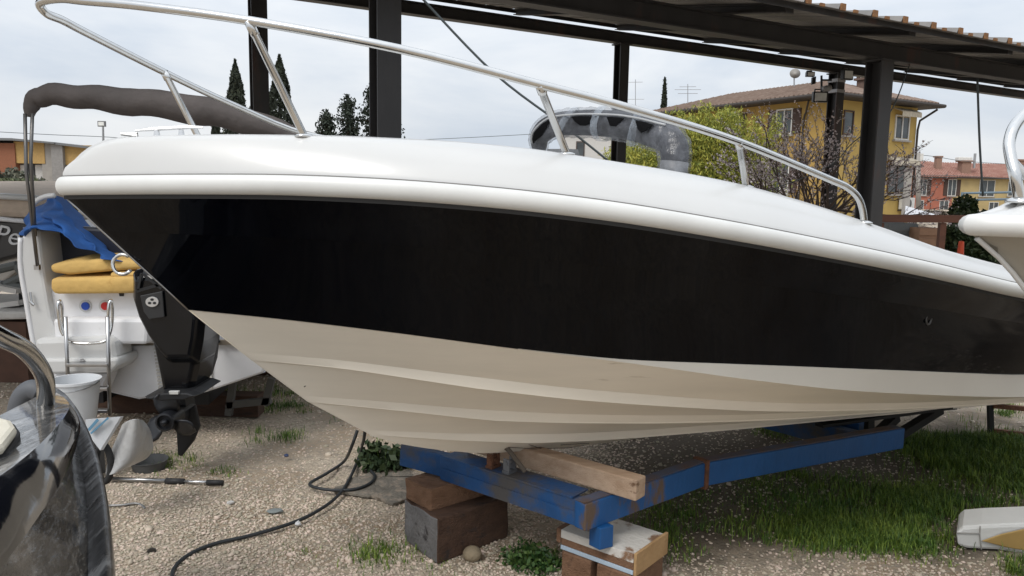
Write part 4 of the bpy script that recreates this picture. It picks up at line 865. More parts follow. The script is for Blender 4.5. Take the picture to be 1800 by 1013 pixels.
def facade(o, a):                                     # o: ground corner, a: unit vector along; n: towards the camera
    n = V(a[1], -a[0], 0); n = n if n@(CAM-o) > 0 else -n
    return lambda s, z, d=0.: o+a*s+Z*z+n*d, a, n
def window(parent, fc, s, z, w_, h_, shutters=None, m=M_frm, split=True, sill=True):
    pt, a, n = fc
    mb = MB(); t = .07
    for c, hx, hz in ((pt(s, z+h_/2, .03), w_/2, t/2), (pt(s, z-h_/2, .03), w_/2, t/2)): mb.obox(c, a*hx, n*.035, Z*hz)
    for x in (-w_/2+t/2, w_/2-t/2)+((0,) if split else ()): mb.obox(pt(s+x, z, .03), a*t/2, n*.034, Z*(h_/2-t/2-.001))
    f = obj('window', mb, m, parent); mb = MB(); mb.obox(pt(s, z, .012), a*(w_/2-t), n*.008, Z*(h_/2-t)); obj('pane', mb, M_pane, f)
    if sill: mb = MB(); mb.obox(pt(s, z-h_/2-.09, .09), a*(w_/2+.12), n*.09, Z*.045); obj('sill', mb, M_conc, f)
    if shutters:
        for sg in (-1, 1):
            mb = MB(); mb.obox(pt(s+sg*(w_/2+w_*.25), z, .035), a*w_*.24, n*.025, Z*h_/2)
            for k in range(6): mb.obox(pt(s+sg*(w_/2+w_*.25), z-h_/2+h_*(k+.5)/6, .066), a*w_*.2, n*.006, Z*h_*.05)
            obj('shutter', mb, shutters, f)
    return f
# yellow house
hc = P(1448, 340, 40)*V(1, 1, 0); ar = V(math.cos(math.radians(30)), math.sin(math.radians(30)), 0); al = V(-.5, .866, 0)
LR, LL, HE = 7.3, 13.5, 6.5
yh = thing('yellow_house', 'large yellow house with brown tiled hip roof and chimney beyond the canopy', 'house', hc)
fr_, fl_ = facade(hc, ar), facade(hc, al)
c4 = [hc, hc+ar*LR, hc+ar*LR+al*LL, hc+al*LL]
mb = MB(); mb.prism(c4, Z*HE); o = obj('wall', mb, M_yw, yh); o.data.materials.append(M_yw_shade)
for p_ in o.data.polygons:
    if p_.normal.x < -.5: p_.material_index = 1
ov = .95; e4 = [hc-ar*ov-al*ov, hc+ar*(LR+ov)-al*ov, hc+ar*(LR+ov)+al*(LL+ov), hc-ar*ov+al*(LL+ov)]
e4 = [p+Z*(HE+.12) for p in e4]; rz = HE+.12+1.3; rA, rB = hc+ar*LR/2+al*LR*.42+Z*rz, hc+ar*LR/2+al*(LL-LR*.42)+Z*rz
mb = MB()
for q in ([e4[0], e4[1], rA], [e4[1], e4[2], rB, rA], [e4[2], e4[3], rB], [e4[3], e4[0], rA, rB]): mb.add(q, [tuple(range(len(q)))])
rf = obj('roof', mb, M_tile, yh)
def tile_ribs(e0, e1, t0, t1, step, r, m, parent):    # barrel tile columns from eave e0-e1 up to t0-t1
    mb = MB(); L_ = np.linalg.norm(e1-e0); n_ = int(L_/step); d = (e1-e0)/L_
    for k in range(n_+1):
        s = L_*k/n_; b = e0+d*s; tl = (t1-t0); a0 = (t0-e0)@d; a1 = (t1-e0)@d
        if s < a0: f_ = s/a0; tp_ = e0+(t0-e0)*f_
        elif s > a1: f_ = (L_-s)/(L_-a1); tp_ = e1+(t1-e1)*f_
        else: f_ = (s-a0)/max(a1-a0, 1e-6); tp_ = t0+tl*f_
        if np.linalg.norm(tp_-b) > .3: mb.tube([b+Z*.03, tp_+Z*.03], r, 5)
    return tag(obj('tile_rows', mb, m, parent), kind='stuff')
tile_ribs(e4[0], e4[1], rA, rA, .30, .085, M_tile, rf); tile_ribs(e4[3], e4[0], rB, rA, .30, .085, M_tile, rf)
mb = MB(); 
for a, b in ((e4[0], e4[1]), (e4[3], e4[0]), (e4[1], e4[2])): mb.tube([a-Z*.05, b-Z*.05], .10, 8)
obj('gutter', mb, M_eave, yh)
mb = MB(); c_ = [p-Z*.14 for p in e4]; mb.prism(c_, Z*.10); obj('eaves', mb, M_eave, yh)
window(yh, fr_, 1.5, 5.35, .8, 1.2, None, M_shut, split=False); window(yh, fr_, 6.0, 5.35, 1.25, 1.25, None, M_frm); window(yh, fr_, 5.9, 2.6, 1.6, 1.6, None, M_shut)
window(yh, fl_, 2.8, 5.5, 1.1, 1.3, M_shut); window(yh, fl_, 6.5, 5.5, 1.0, 1.3, M_shut); window(yh, fl_, 2.8, 2.5, 1.1, 1.6, M_shut)
for s_, z_, w_ in ((6.0, 6.25, 1.7), (5.8, 3.65, 2.4)):
    pt, a, n = fr_; mb = MB()
    for k in range(12): mb.obox(pt(s_-w_/2+w_*(k+.5)/12, z_+.0, .28), a*w_/24*.96, n*.26+Z*-.10, Z*.02+n*.006)
    obj('awning', mb, mat('pale_awning', (.50, .45, .36), .8), yh)
    mb = MB()
    for k in range(12): mb.obox(pt(s_-w_/2+w_*(k+.5)/12, z_-.24, .56), a*w_/24*.9, n*.01, Z*.12)
    obj('awning_valance', mb, mat('pale_awning', (.50, .45, .36), .8), yh)
def acunit(fc, s, z, label):
    pt, a, n = fc; t = thing('air_conditioner', label, 'air conditioner', pt(s, z, .3), 'air conditioners on the yellow house'); mb = MB(); mb.obox(pt(s, z, .26), a*.45, n*.18, Z*.32); obj('case', mb, mat('ac_white', (.55, .55, .53), .5), t, bev=.02)
    mb = MB(); mb.lathe(pt(s-.1, z, .445), [(.25, 0), (.25, .012), (.08, .02)], 18, n); obj('fan_grille', mb, mat('ac_grille', (.08, .08, .08), .6), t)
    mb = MB(); mb.obox(pt(s, z-.38, .2), a*.42, n*.2, Z*.03); obj('bracket', mb, M_eave, t)
acunit(fr_, 3.3, 6.05, 'air conditioner under the eaves of the yellow house'); acunit(fr_, 6.6, 1.25, 'air conditioner low on the right corner of the yellow house')
mb = MB(); pt, a, n = fr_; mb.tube([pt(LR+.7, HE-.1, .7), pt(LR+.1, HE-.7, .12), pt(LR+.02, HE-1.2, .08), pt(LR+.02, 0, .08)], .06, 8); obj('drainpipe', mb, M_eave, yh)
pt, a, n = fl_; mb = MB(); mb.tube(catmull([pt(.9, HE-.1, .5), pt(1.3, HE-.6, .15), pt(1.5, HE-1.4, .08), pt(1.5, 0, .08)], 4), .05, 8); obj('drainpipe', mb, M_eave, yh)
cb = hc+ar*4.6+al*1.3+Z*(HE+.25); mb = MB(); mb.obox(cb+Z*.5, ar*.38, al*.38, Z*.65); mb.obox(cb+Z*1.20, ar*.5, al*.5, Z*.06)
for i in (-1, 1):
    for j in (-1, 1): mb.obox(cb+Z*1.38+ar*.33*i+al*.33*j, ar*.07, al*.07, Z*.12)
mb.add([cb+Z*1.5+ar*.62+al*.62, cb+Z*1.5-ar*.62+al*.62, cb+Z*1.5-ar*.62-al*.62, cb+Z*1.5+ar*.62-al*.62, cb+Z*1.8], [(0, 1, 4), (1, 2, 4), (2, 3, 4), (3, 0, 4), (3, 2, 1, 0)]); obj('chimney', mb, mat('chimney_brick', (.14, .09, .07), .9), rf)
def antenna(px, py0, py1, Y, label, arms=((.15, .5), (.3, .8), (.5, .6))):
    b, t_ = P(px, py1, Y), P(px, py0, Y); t = thing('aerial', label, 'aerial', b, 'aerials'); mb = MB(); mb.tube([b, t_], .025, 6); obj('mast', mb, M_steel_dull, t); h = t_-b
    for f_, w_ in arms: mb = MB(); mb.tube([b+h*(1-f_)-V(w_, 0, 0), b+h*(1-f_)+V(w_, 0, .03)], .016, 5); obj('arm', mb, M_steel_dull, t)
antenna(1209, 148, 182, 48, 'television aerial left of the yellow house roof')
antenna(1117, 140, 190, 55, 'tall thin aerial beside the middle column', ((.1, .5), (.7, .6)))
dsh = thing('satellite_dish', 'small satellite dish on the ridge of the yellow house', 'satellite dish', P(1396, 150, 43)); mb = MB(); mb.tube([P(1396, 152, 43), P(1396, 130, 43)], .04, 8); obj('mast', mb, M_steel_dull, dsh)
mb = MB(); mb.lathe(P(1397, 131, 42.9), [(.04, 0), (.20, .04), (.28, .10)], 20, (-.2, -1, .35)); obj('dish', mb, M_conc, dsh, sm=True)

# red and yellow terrace, far right
Dt = 105
tb = P(1560, 347, Dt)*V(1, 1, 0); at_ = V(.985, .17, 0); at_ /= np.linalg.norm(at_)
def row_house(name, s0, s1, m, label, wins, he, rz_):
    o_ = tb+at_*s0; L_ = s1-s0; t = thing(name, label, 'house', o_+at_*L_/2, 'terraced houses at the right'); nn = V(-at_[1], at_[0], 0)
    mb = MB(); mb.prism([o_, o_+at_*L_, o_+at_*L_+nn*9, o_+nn*9], Z*he); obj('wall', mb, m, t)
    ea, eb = o_-nn*.6+Z*(he+.05), o_+at_*L_-nn*.6+Z*(he+.05); ra, rb_ = o_+nn*4.5+Z*rz_, o_+at_*L_+nn*4.5+Z*rz_
    mb = MB(); mb.add([ea, eb, rb_, ra], [(0, 1, 2, 3)]); mb.add([ra, rb_, o_+at_*L_+nn*9.6+Z*he, o_+nn*9.6+Z*he], [(0, 1, 2, 3)]); r = obj('roof', mb, M_tile_r, t); tile_ribs(ea, eb, ra, rb_, .4, .12, M_tile_r, r)
    mb = MB(); mb.beam(ea-Z*.1, eb-Z*.1, .2, .16); obj('gutter', mb, M_eave, t)
    fc = facade(o_, at_)
    for s_, z_, w_, h_, sh_ in wins: window(t, fc, s_, z_, w_, h_, sh_)
    return t, r, o_
M_redw = mat('red_render', (.36, .125, .08), .9, var=.12, scale=.8); M_pyw = mat('pale_yellow_render', (.42, .32, .15), .9, var=.12, scale=.6, col3=(.33, .26, .15), thr3=(.55, .7), scale3=.5); M_grw = mat('grey_render', (.36, .33, .30), .9)
t1, r1_h, o1 = row_house('terrace_house', 2, 9.8, M_redw, 'red rendered terrace house with dark shutters behind the utility pole', [(3.1, 3.0, 1.3, 2.2, M_shut), (7.6 , 3.0, 1.3, 2.2, M_shut), (2.9, .4, 1.2, 1.6, None), (6.6, .4, 1.4, 1.6, None)], 4.35, 6.6)
t2, r2_h, o2 = row_house('terrace_house', 9.81, 22, M_pyw, 'pale yellow terrace house under the red tiles, right of the red house', [(5.2, 3.0, 2.4, 2.2, None), (9.3, 3.0, 1.6, 2.0, None), (6.5, .3, 1.5, 1.6, None)], 4.4, 6.5)
t3, r3_h, o3 = row_house('terrace_house', 22.01, 34, M_pyw, 'end terrace house at the right edge behind the white bow', [(2.0, 3.0, 1.6, 2.0, None), (5, 3, 1.4, 2, None)], 4.4, 6.5)
def chim(r, px, py0, py1, Y, wd, label=None):
    a, b = P(px, py1, Y), P(px, py0, Y); mb = MB(); h = (b-a)[2]; mb.obox((a+b)/2-Z*.5, V(wd, 0, 0), V(0, wd, 0), Z*(h/2+.5)); mb.obox(b+Z*.1, V(wd*1.3, 0, 0), V(0, wd*1.3, 0), Z*.1); obj('chimney', mb, mat('chimney_brick2', (.25, .15, .11), .9), r)
chim(r1_h, 1649, 277, 290, Dt+3.5, .36); chim(r2_h, 1695, 285, 300, Dt+3.0, .6)
mb = MB(); mb.obox(P(1694, 280, Dt+3), V(.95, 0, 0), V(0, .5, 0), Z*.28); obj('chimney_cap', mb, M_frm, r2_h, bev=.1)
mb = MB(); mb.obox(P(1713, 283, Dt+3), V(.12, 0, 0), V(0, .12, 0), Z*1.0); obj('flue', mb, M_steel_dull, r2_h)
chim(r3_h, 1790, 283, 300, Dt+3, .5)
up = thing('utility_pole', 'grey concrete utility pole in front of the red house', 'pole', P(1613, 400, 62)*V(1, 1, 0)); mb = MB(); mb.tube([P(1613, 400, 62)*V(1, 1, 0), P(1614, 268, 62)], [.2, .16], 10); obj('shaft', mb, M_conc, up, sm=True)
mb = MB(); mb.obox(P(1619, 277, 61.9), V(.12, 0, 0), V(0, .12, 0), Z*.3); obj('insulator_box', mb, M_frm, up)
for k, (y0, y1, lab) in enumerate(((270, 284, 'upper'), (306, 310, 'lower'))):
    cable([P(1500, y0+12, 66), P(1613, y0+3, 62), P(1700, y1, 66), P(1830, y1+8, 70)], .022, lab+' overhead wire strung from the utility pole', M_wire)
# white pavilion roof, wooden pergola rail
pv = thing('white_gazebo', 'pale sloping gazebo canopy beside the yellow house', 'gazebo', P(1615, 400, 26)*V(1, 1, 0)); q = [P(1592, 362, 26), P(1655, 380, 25), P(1590, 381, 25), P(1590, 378, 28)]
mb = MB(); mb.add(q, [(0, 1, 2), (0, 2, 3), (0, 3, 1), (1, 3, 2)]); obj('fabric_roof', mb, mat('pale_fabric', (.48, .48, .50), .8), pv); mb = MB(); mb.obox(V(q[0][0]+.3, 26, q[2][2]/2), V(.08, 0, 0), V(0, .08, 0), Z*q[2][2]/2); obj('post', mb, M_conc, pv)
mb = MB(); mb.obox(P(1594, 340, 27), V(.09, 0, 0), V(0, .09, 0), Z*.85); obj('corner_post', mb, M_conc, pv)
YP = 10.3
pg = thing('wooden_rail', 'reddish brown timber rail on posts behind the boat, right of the column', 'rail', P(1655, 440, YP)*V(1, 1, 0)); M_rb = mat('red_brown_timber', (.115, .042, .022), .6, var=.2, scale=4, stretch=(.5, 4, 4))
mb = MB(); mb.beam(P(1540, 384, YP), P(1850, 386, YP), .08, .10); obj('top_rail', mb, M_rb, pg, bev=.005)
for x in (1548, 1658, 1775): mb = MB(); b = P(x, 392, YP); mb.obox(V(b[0], b[1]+.02, b[2]/2), V(.04, 0, 0), V(0, .035, 0), Z*b[2]/2); obj('post', mb, M_rb, pg)
def crate(px0, px1, py0, py1, Y, m, label, nm='crate'):
    a, b = P(px0, py1, Y), P(px1, py0, Y); t = thing(nm, label, 'crate', V((a[0]+b[0])/2, Y+.3, 0)); mb = MB(); zc2, hz = b[2]/2, b[2]/2
    mb.obox(V((a[0]+b[0])/2, Y+.3, zc2), V((b[0]-a[0])/2, 0, 0), V(0, .3, 0), Z*hz*.98); obj('body', mb, m, t)
    for k in range(4): mb = MB(); mb.obox(V((a[0]+b[0])/2, Y-.012, b[2]*(.55+.13*k)), V((b[0]-a[0])/2*1.01, 0, 0), V(0, .01, 0), Z*.05); obj('slat', mb, m, t)
crate(1614, 1656, 400, 430, 11.5, mat('crate_wood', (.36, .21, .13), .8), 'wooden crate standing behind the timber rail'); crate(1560, 1613, 392, 420, 11.8, mat('crate_grey', (.16, .17, .17), .8), 'grey crate behind the timber rail, left of the wooden crate')
c0 = P(1690, 425, 10.9); mb = MB(); mb.lathe(c0*V(1, 1, 0), [(.14, 0), (.14, .03), (.09, .035), (.035, c0[2]), (.01, c0[2]+.01)], 16); tag(obj('traffic_cone', mb, mat('cone_orange', (.60, .07, .02), .5), loc=c0*V(1, 1, 0), auto=40), 'orange red cone among the shrubs behind the boat', 'cone')
sf_ = thing('scaffold_rail', 'blue grey scaffold rail in front of the pale yellow terrace', 'scaffold', P(1740, 400, 30)*V(1, 1, 0)); 
for a, b in (((1692, 340), (1792, 338)), ((1690, 352), (1795, 350)), ((1692, 338), (1686, 400)), ((1790, 336), (1796, 400))):
    mb = MB(); mb.tube([P(*a, 30), P(*b, 30)], .05, 6); obj('bar', mb, mat('scaffold_blue', (.12, .17, .21), .5), sf_)

# small white house far behind the arch
wh = thing('white_house', 'small white house with red tiled roof seen under the padded arch', 'house', P(1030, 330, 70)*V(1, 1, 0)); a, b = P(985, 224, 70), P(1090, 224, 70)
mb = MB(); mb.prism([V(a[0], 70, 0), V(b[0], 70, 0), V(b[0]+2, 78, 0), V(a[0]+2, 78, 0)], Z*a[2]); obj('wall', mb, mat('white_render', (.55, .54, .52), .9, var=.04), wh)
fw = facade(V(a[0], 70, 0), V(1, 0, 0)); s_ = P(1020, 262, 70); window(wh, fw, s_[0]-a[0], s_[2], .75, 1.25, None, M_shut, split=False)
mb = MB(); q = [P(1098, 205, 68), P(1118, 204, 68), P(1112, 196, 72), P(1100, 196, 72)]; mb.prism([P(x, y, 71) for x, y in [(985, 240), (1118, 240), (1118, 196), (1090, 193), (1070, 226)]], V(.5, 4, .2)); obj('rear_wing', mb, mat('white_render', (.55, .54, .52), .9), wh)
mb = MB(); mb.add([P(1094, 205, 70.5), P(1122, 206, 70.5), P(1120, 193, 75), P(1097, 192, 75)], [(0, 1, 2, 3)]); mb.add([P(980, 224, 70)-V(.5, .5, 0), P(1070, 222, 70)+V(.5, -.5, 0), P(1070, 212, 74), P(990, 212, 74)], [(0, 1, 2, 3)]); o = obj('roof', mb, M_tile_r, wh); o.modifiers.new('s', 'SOLIDIFY').thickness = .2

# low modern building at the left
DL = 55
lbd = thing('low_building', 'low modern building with ochre and brick red panels at the left', 'building', P(100, 330, DL)*V(1, 1, 0))
def lbx(name, x0, x1, y0, y1, m, d=0, dep=4):
    a, b = P(x0, y1, DL+d), P(x1, y0, DL+d); mb = MB(); mb.obox(V((a[0]+b[0])/2, DL+d+dep/2, (a[2]+b[2])/2), V((b[0]-a[0])/2, 0, 0), V(0, dep/2, 0), Z*(b[2]-a[2])/2); return obj(name, mb, m, lbd)
lbx('brick_panel', -160, 25, 252, 345, mat('brick_red_panel', (.24, .095, .05), .9, var=.1)); lbx('ochre_panel', 26, 77, 250, 287, mat('ochre_panel', (.42, .27, .10), .9), .1); lbx('concrete_wall', 77, 94, 252, 345, M_conc, .15); lbx('concrete_pier', 94, 109, 253, 345, mat('grey_pier', (.24, .23, .22), .9), -.2); lbx('ochre_panel', 109, 170, 256, 290, mat('ochre_panel', (.42, .27, .10), .9), .1); lbx('concrete_wall', 109, 260, 290, 345, M_conc, .4); lbx('ground_floor', 26, 77, 288, 345, M_dark, .6)
lbx('garage_door', 63, 78, 290, 315, mat('pale_door', (.48, .47, .45), .7), .5, .3); lbx('window', 33, 42, 290, 308, M_frm, .5, .2)
mb = MB(); mb.prism([P(-160, 240, DL-.5), P(20, 243, DL-.5), P(95, 250, DL-.5), P(95, 253, DL-.5), P(20, 247, DL-.5), P(-160, 245, DL-.5)], V(0, 5, 0)); mb.prism([P(95, 250, DL-.4), P(175, 260, DL-.4), P(260, 268, DL-.4), P(260, 272, DL-.4), P(175, 264, DL-.4), P(95, 254, DL-.4)], V(0, 5, 0)); obj('roof_edge', mb, mat('zinc_roof', (.14, .145, .15), .5), lbd)
lp = thing('street_floodlight', 'floodlight on a thin mast above the white bow at the left', 'street light', P(181, 340, 40)*V(1, 1, 0)); mb = MB(); mb.tube([P(183, 340, 40)*V(1, 1, 0), P(181, 222, 40)], [.09, .05], 8); obj('mast', mb, M_steel_dull, lp)
mb = MB(); c_ = P(179, 218, 40); mb.obox(c_, V(.19, 0, .0), V(0, .06, 0), Z*.14); obj('lamp_head', mb, mat('lamp_grey', (.16, .16, .165), .5), lp); mb = MB(); mb.obox(c_-V(0, .07, 0), V(.14, 0, 0), V(0, .012, 0), Z*.09); obj('lens', mb, M_glass, lp)

# ================================================================== VEGETATION
M_cyp = mat('cypress_leaf', (.026, .034, .020), .9, island=.45, var=.3, scale=2); M_con = mat('conifer_leaf', (.020, .029, .019), .9, island=.5); M_bark = mat('bark', (.06, .045, .035), .95, bump=.3)
def trunk(parent, b, t, r): mb = MB(); mb.tube([b, b*.6+t*.4, t], [r, r*.75, r*.3], 8); obj('trunk', mb, M_bark, parent, sm=True)
def cypress(px, pyt, pyb, Y, wpx, label, n=9000, nm='cypress_tree'):
    t_ = P(px, pyt, Y); b = V(t_[0], t_[1], 0); wd = wpx*Y/F_PX/2; t = thing(nm, label, 'tree', b, 'cypress trees'); H_ = t_[2]; trunk(t, b, b+Z*H_*.9, .14)
    f = rng.beta(1.1, 1.25, n); prof_ = np.interp(f, [0, .06, .25, .5, .75, .92, 1], [.55, .85, 1, .86, .55, .22, .0])
    an = rng.uniform(0, 2*math.pi, n); lump = 1+.10*np.sin(an*3+f*31)+.08*np.sin(an*7-f*47)
    rr_ = np.sqrt(rng.uniform(.35, 1, n))*prof_*wd*lump
    c = np.stack([b[0]+rr_*np.cos(an), b[1]+rr_*np.sin(an), f*H_], 1); v, q = quads_at(c, .085*Y/40*1.25, 2.5, .45, .8); bulk('crown', v, q, M_cyp, t)
cypress(413, 106, 330, 40, 58, 'slim cypress with a needle tip, left of the dark back column'); cypress(491, 97, 330, 42, 66, 'tallest dark cypress just right of the left back column'); cypress(458, 128, 330, 46, 62, 'cypress half hidden behind the left back column')
cypress(379, 205, 330, 44, 40, 'short cypress under the folded bimini', 4000); cypress(1169, 137, 330, 60, 20, 'narrow cypress left of the yellow house roof', 4000)
def conifer(px, pyt, Y, wpx, label, n=6000):
    t_ = P(px, pyt, Y); b = V(t_[0], t_[1], 0); H_ = t_[2]; wd = wpx*Y/F_PX/2; t = thing('conifer_tree', label, 'tree', b, 'conifers beside the rusty column'); trunk(t, b, b+Z*H_*.95, .2)
    tiers = 13; pts = []; mb = MB()
    for k in range(tiers):
        f0 = .12+.86*k/tiers; R_ = wd*(1-f0)**.8*rng.uniform(.75, 1.15)+.12
        for a in rng.uniform(0, 2*math.pi, 8):
            L_ = R_*rng.uniform(.6, 1.15); m_ = max(int(n/tiers/8*(R_/wd+.25)), 6); s_ = rng.uniform(0, 1, m_)**.8
            z0 = f0*H_; p = np.stack([b[0]+np.cos(a)*L_*s_, b[1]+np.sin(a)*L_*s_, z0+.18*L_*s_**2+.0*s_], 1)+rng.normal(size=(m_, 3))*[.16, .16, .13]
            pts.append(p); mb.tube([b+Z*z0, b+V(np.cos(a)*L_, np.sin(a)*L_, z0+.15*L_)], [.04, .012], 4)
    topn = 120; p = np.stack([b[0]+rng.normal(size=topn)*.10, b[1]+rng.normal(size=topn)*.1, H_-rng.uniform(0, .9, topn)], 1); pts.append(p)
    tag(obj('limbs', mb, M_bark, t), kind='stuff'); c = np.concatenate(pts); v, q = quads_at(c, .10, 1.2, .5); bulk('crown', v, q, M_con, t)
conifer(611, 166, 40, 95, 'middle conifer with a leaning tip left of the rusty column'); conifer(652, 146, 41, 110, 'tallest conifer partly behind the rusty column'); conifer(573, 194, 39, 70, 'shortest conifer at the left of the clump'); conifer(692, 205, 42, 60, 'conifer peeking out right of the rusty column', 3000)
def shrub(px, pyt, Y, wpx, label, m, n=5000, size=.06, nm='shrub', cat='shrub', base=0., squash=1.0, group=None, ymul=1.0, lumps=9, aspect=.5):
    t_ = P(px, pyt, Y); b = V(t_[0], t_[1], base); H_ = t_[2]-base; wd = wpx*Y/F_PX/2; t = thing(nm, label, cat, b, group)
    mb = MB(); cs = [(rng.uniform(-.65, .65)*wd, rng.uniform(-.5, .5)*wd*ymul, H_*rng.uniform(.3, .78), wd*rng.uniform(.28, .5)) for _ in range(lumps)]
    for cx, cy, cz, r in cs: mb.tube([b+V(cx*.2, cy*.2, 0), b+V(cx, cy, cz)], [.03, .008], 5)
    tag(obj('stems', mb, M_bark, t), kind='stuff'); pts = []
    for cx, cy, cz, r in cs:
        k = n//lumps; d = rng.normal(size=(k, 3)); d /= np.linalg.norm(d, axis=1)[:, None]; rr_ = r*rng.uniform(.3, 1.1, k)**.5
        p = d*rr_[:, None]*[1, 1, min(1.3, .35*H_/r+.3)]+[b[0]+cx, b[1]+cy, base+cz]; p[:, 2] = np.clip(p[:, 2], base+.02, base+H_*1.02); pts.append(p)
    c = np.concatenate(pts); v, q = quads_at(c, size, 1, aspect); bulk('foliage', v, q, m, t); return t
# bamboo hedge: many fine vertical shoots with narrow leaves
M_bam = mat('bamboo_leaf', (.21, .24, .032), .7, island=.5, col2=(.34, .34, .055), scale=.8); M_cane = mat('bamboo_cane', (.16, .17, .05), .6)
def bamboo(px, pyt, Y, wpx, label, n=14000):
    t_ = P(px, pyt, Y); b = V(t_[0], t_[1], 0); H_ = t_[2]; wd = wpx*Y/F_PX/2; t = thing('bamboo_clump', label, 'bamboo', b, 'bamboo clumps'); mb = MB(); pts = []
    nc = 110
    for k in range(nc):
        x0, y0 = rng.uniform(-1, 1)*wd*.8, rng.uniform(-.9, .9); h = H_*rng.uniform(.62, 1.0)*(1-.22*(abs(x0)/wd)**2); lean = rng.normal(size=2)*.28; pth = [b+V(x0, y0, 0), b+V(x0+lean[0]*.4, y0+lean[1]*.4, h*.55), b+V(x0+lean[0]*1.2, y0+lean[1]*1.2, h)]
        mb.tube(pth, [.014, .010, .004], 4); m_ = n//nc; s_ = rng.uniform(.05, 1, m_); c = np.array(catmull(pth, 8)); ii = np.clip((s_*(len(c)-1)).astype(int), 0, len(c)-1)
        sp = (.30*(1-s_)+.10)[:, None]; pts.append(c[ii]+rng.normal(size=(m_, 3))*sp*[1, 1, .6])
    obj('canes', mb, M_cane, t); c = np.concatenate(pts); v, q = quads_at(c, .062, 1.6, .22, .25); bulk('leaves', v, q, M_bam, t)
bamboo(1150, 212, 22, 170, 'bamboo clump behind the middle column under the arch', 52000); bamboo(1268, 178, 22, 195, 'taller yellow green bamboo clump in front of the yellow house', 90000)
# blossom tree
M_tw = mat('blossom_twigs', (.115, .085, .07), .9); M_blo = mat('pink_white_blossom', (.78, .70, .71), .8, island=.25)
def blossom_tree(px, Y, label, H_=3.3, spread=1.5):
    b = P(px, 345, Y)*V(1, 1, 0); t = thing('blossom_tree', label, 'tree', b); mb = MB(); tips = []
    def grow(p, d, L_, r, lv):
        d = d/np.linalg.norm(d); q = p+d*L_*.5+V(*rng.normal(size=3))*.03*L_; e = p+d*L_+V(*rng.normal(size=3))*.06*L_
        mb.tube([p, q, e], [r, r*.85, r*.65], 5 if lv < 2 else 3, cap=False)
        if lv >= 3: tips.append((p, e))
        if lv == 5: return
        for _ in range(3 if lv < 2 else (2 if rng.uniform() < .8 else 3)):
            nd = d+V(*rng.normal(size=3))*(.42 if lv else .55)+Z*.10; grow(e if rng.uniform() < .7 else q, nd, L_*rng.uniform(.66, .9), r*.62, lv+1)
    mb.tube([b, b+Z*.5], [.09, .075], 8)
    for k in range(8):
        a = 2*math.pi*k/8+.4; grow(b+Z*(.35+.05*k), V(.75*math.cos(a), .45*math.sin(a), 1.0), .80, .04, 0)
    obj('branches', mb, M_tw, t); pts = []
    for p, e in tips:
        m_ = rng.integers(5, 12); s_ = rng.uniform(0, 1, (m_, 1)); pts.append(p+(e-p)*s_+rng.normal(size=(m_, 3))*.012)
    c = np.concatenate(pts); v, q = quads_at(c, .019, 1, .8); bulk('blossom', v, q, M_blo, t)
blossom_tree(1425, 14.0, 'bare branched fruit tree in pink white blossom before the yellow house')
M_evg = mat('evergreen_leaf', (.042, .066, .024), .5, island=.5); M_oliv = mat('olive_leaf', (.10, .105, .075), .8, island=.35)
shrub(1724, 322, 15, 90, 'glossy dark evergreen shrub behind the white bow', M_evg, 3800, .075)
shrub(1700, 395, 12, 120, 'low dark hedge under the timber rail', M_evg, 5000, .05, squash=.6)
shrub(1640, 372, 60, 60, 'bare grey bush before the red house', mat('bare_bush', (.12, .10, .075), .9, island=.4), 2500, .10)
shrub(10, 290, 30, 120, 'olive grey bush in front of the low building at far left', M_oliv, 6000, .10); shrub(108, 297, 32, 70, 'round grey olive bush by the concrete wall', M_oliv, 4000, .10); shrub(60, 318, 24, 180, 'low green hedge between the left boats and the building', mat('dull_hedge', (.07, .085, .04), .9, island=.4), 7000, .07)
bt = shrub(1190, 160, 62, 60, 'bare young tree with few leaves left of the yellow house', mat('spring_leaf', (.16, .16, .06), .8, island=.4), 500, .10, nm='bare_tree', cat='tree')
def weed(px, py, rx, ry, h, n, size, m, label):
    c0 = G(px, py); t = thing('weed', label, 'weed', c0, 'weeds'); k = 26; mb = MB(); pts = []
    for _ in range(k):
        a, r = rng.uniform(0, 6.28), rng.uniform(0, 1)**.6; e = c0+V(math.cos(a)*r*rx, math.sin(a)*r*ry, h*rng.uniform(.25, 1.1)*(1-.5*r)); b = c0+V(math.cos(a)*r*rx*.5, math.sin(a)*r*ry*.5, 0)
        mb.tube([b, b*.4+e*.6+Z*.01, e], [.003, .002, .001], 4); f = rng.uniform(.25, 1.1, (n//k, 1)); pts.append(b+(e-b)*f+rng.normal(size=(n//k, 3))*[.025, .025, .012])
    tag(obj('stems', mb, M_gr, t), kind='stuff'); c = np.concatenate(pts); c[:, 2] = np.maximum(c[:, 2], .005); v, q = quads_at(c, size, 1, .6, .7); bulk('foliage', v, q, m, t)
M_gr = mat('grass_blade', (.058, .135, .012), .6, island=.55, col2=(.15, .225, .030), scale=3)
weed(672, 824, .15, .14, .17, 700, .026, mat('weed_leaf', (.030, .055, .018), .6, island=.4), 'dark leafy weed growing beside the trailer nose')
weed(935, 990, .13, .13, .06, 1300, .012, mat('clover_leaf', (.045, .10, .02), .6, island=.4), 'clover patch between the dark block and the painted block')
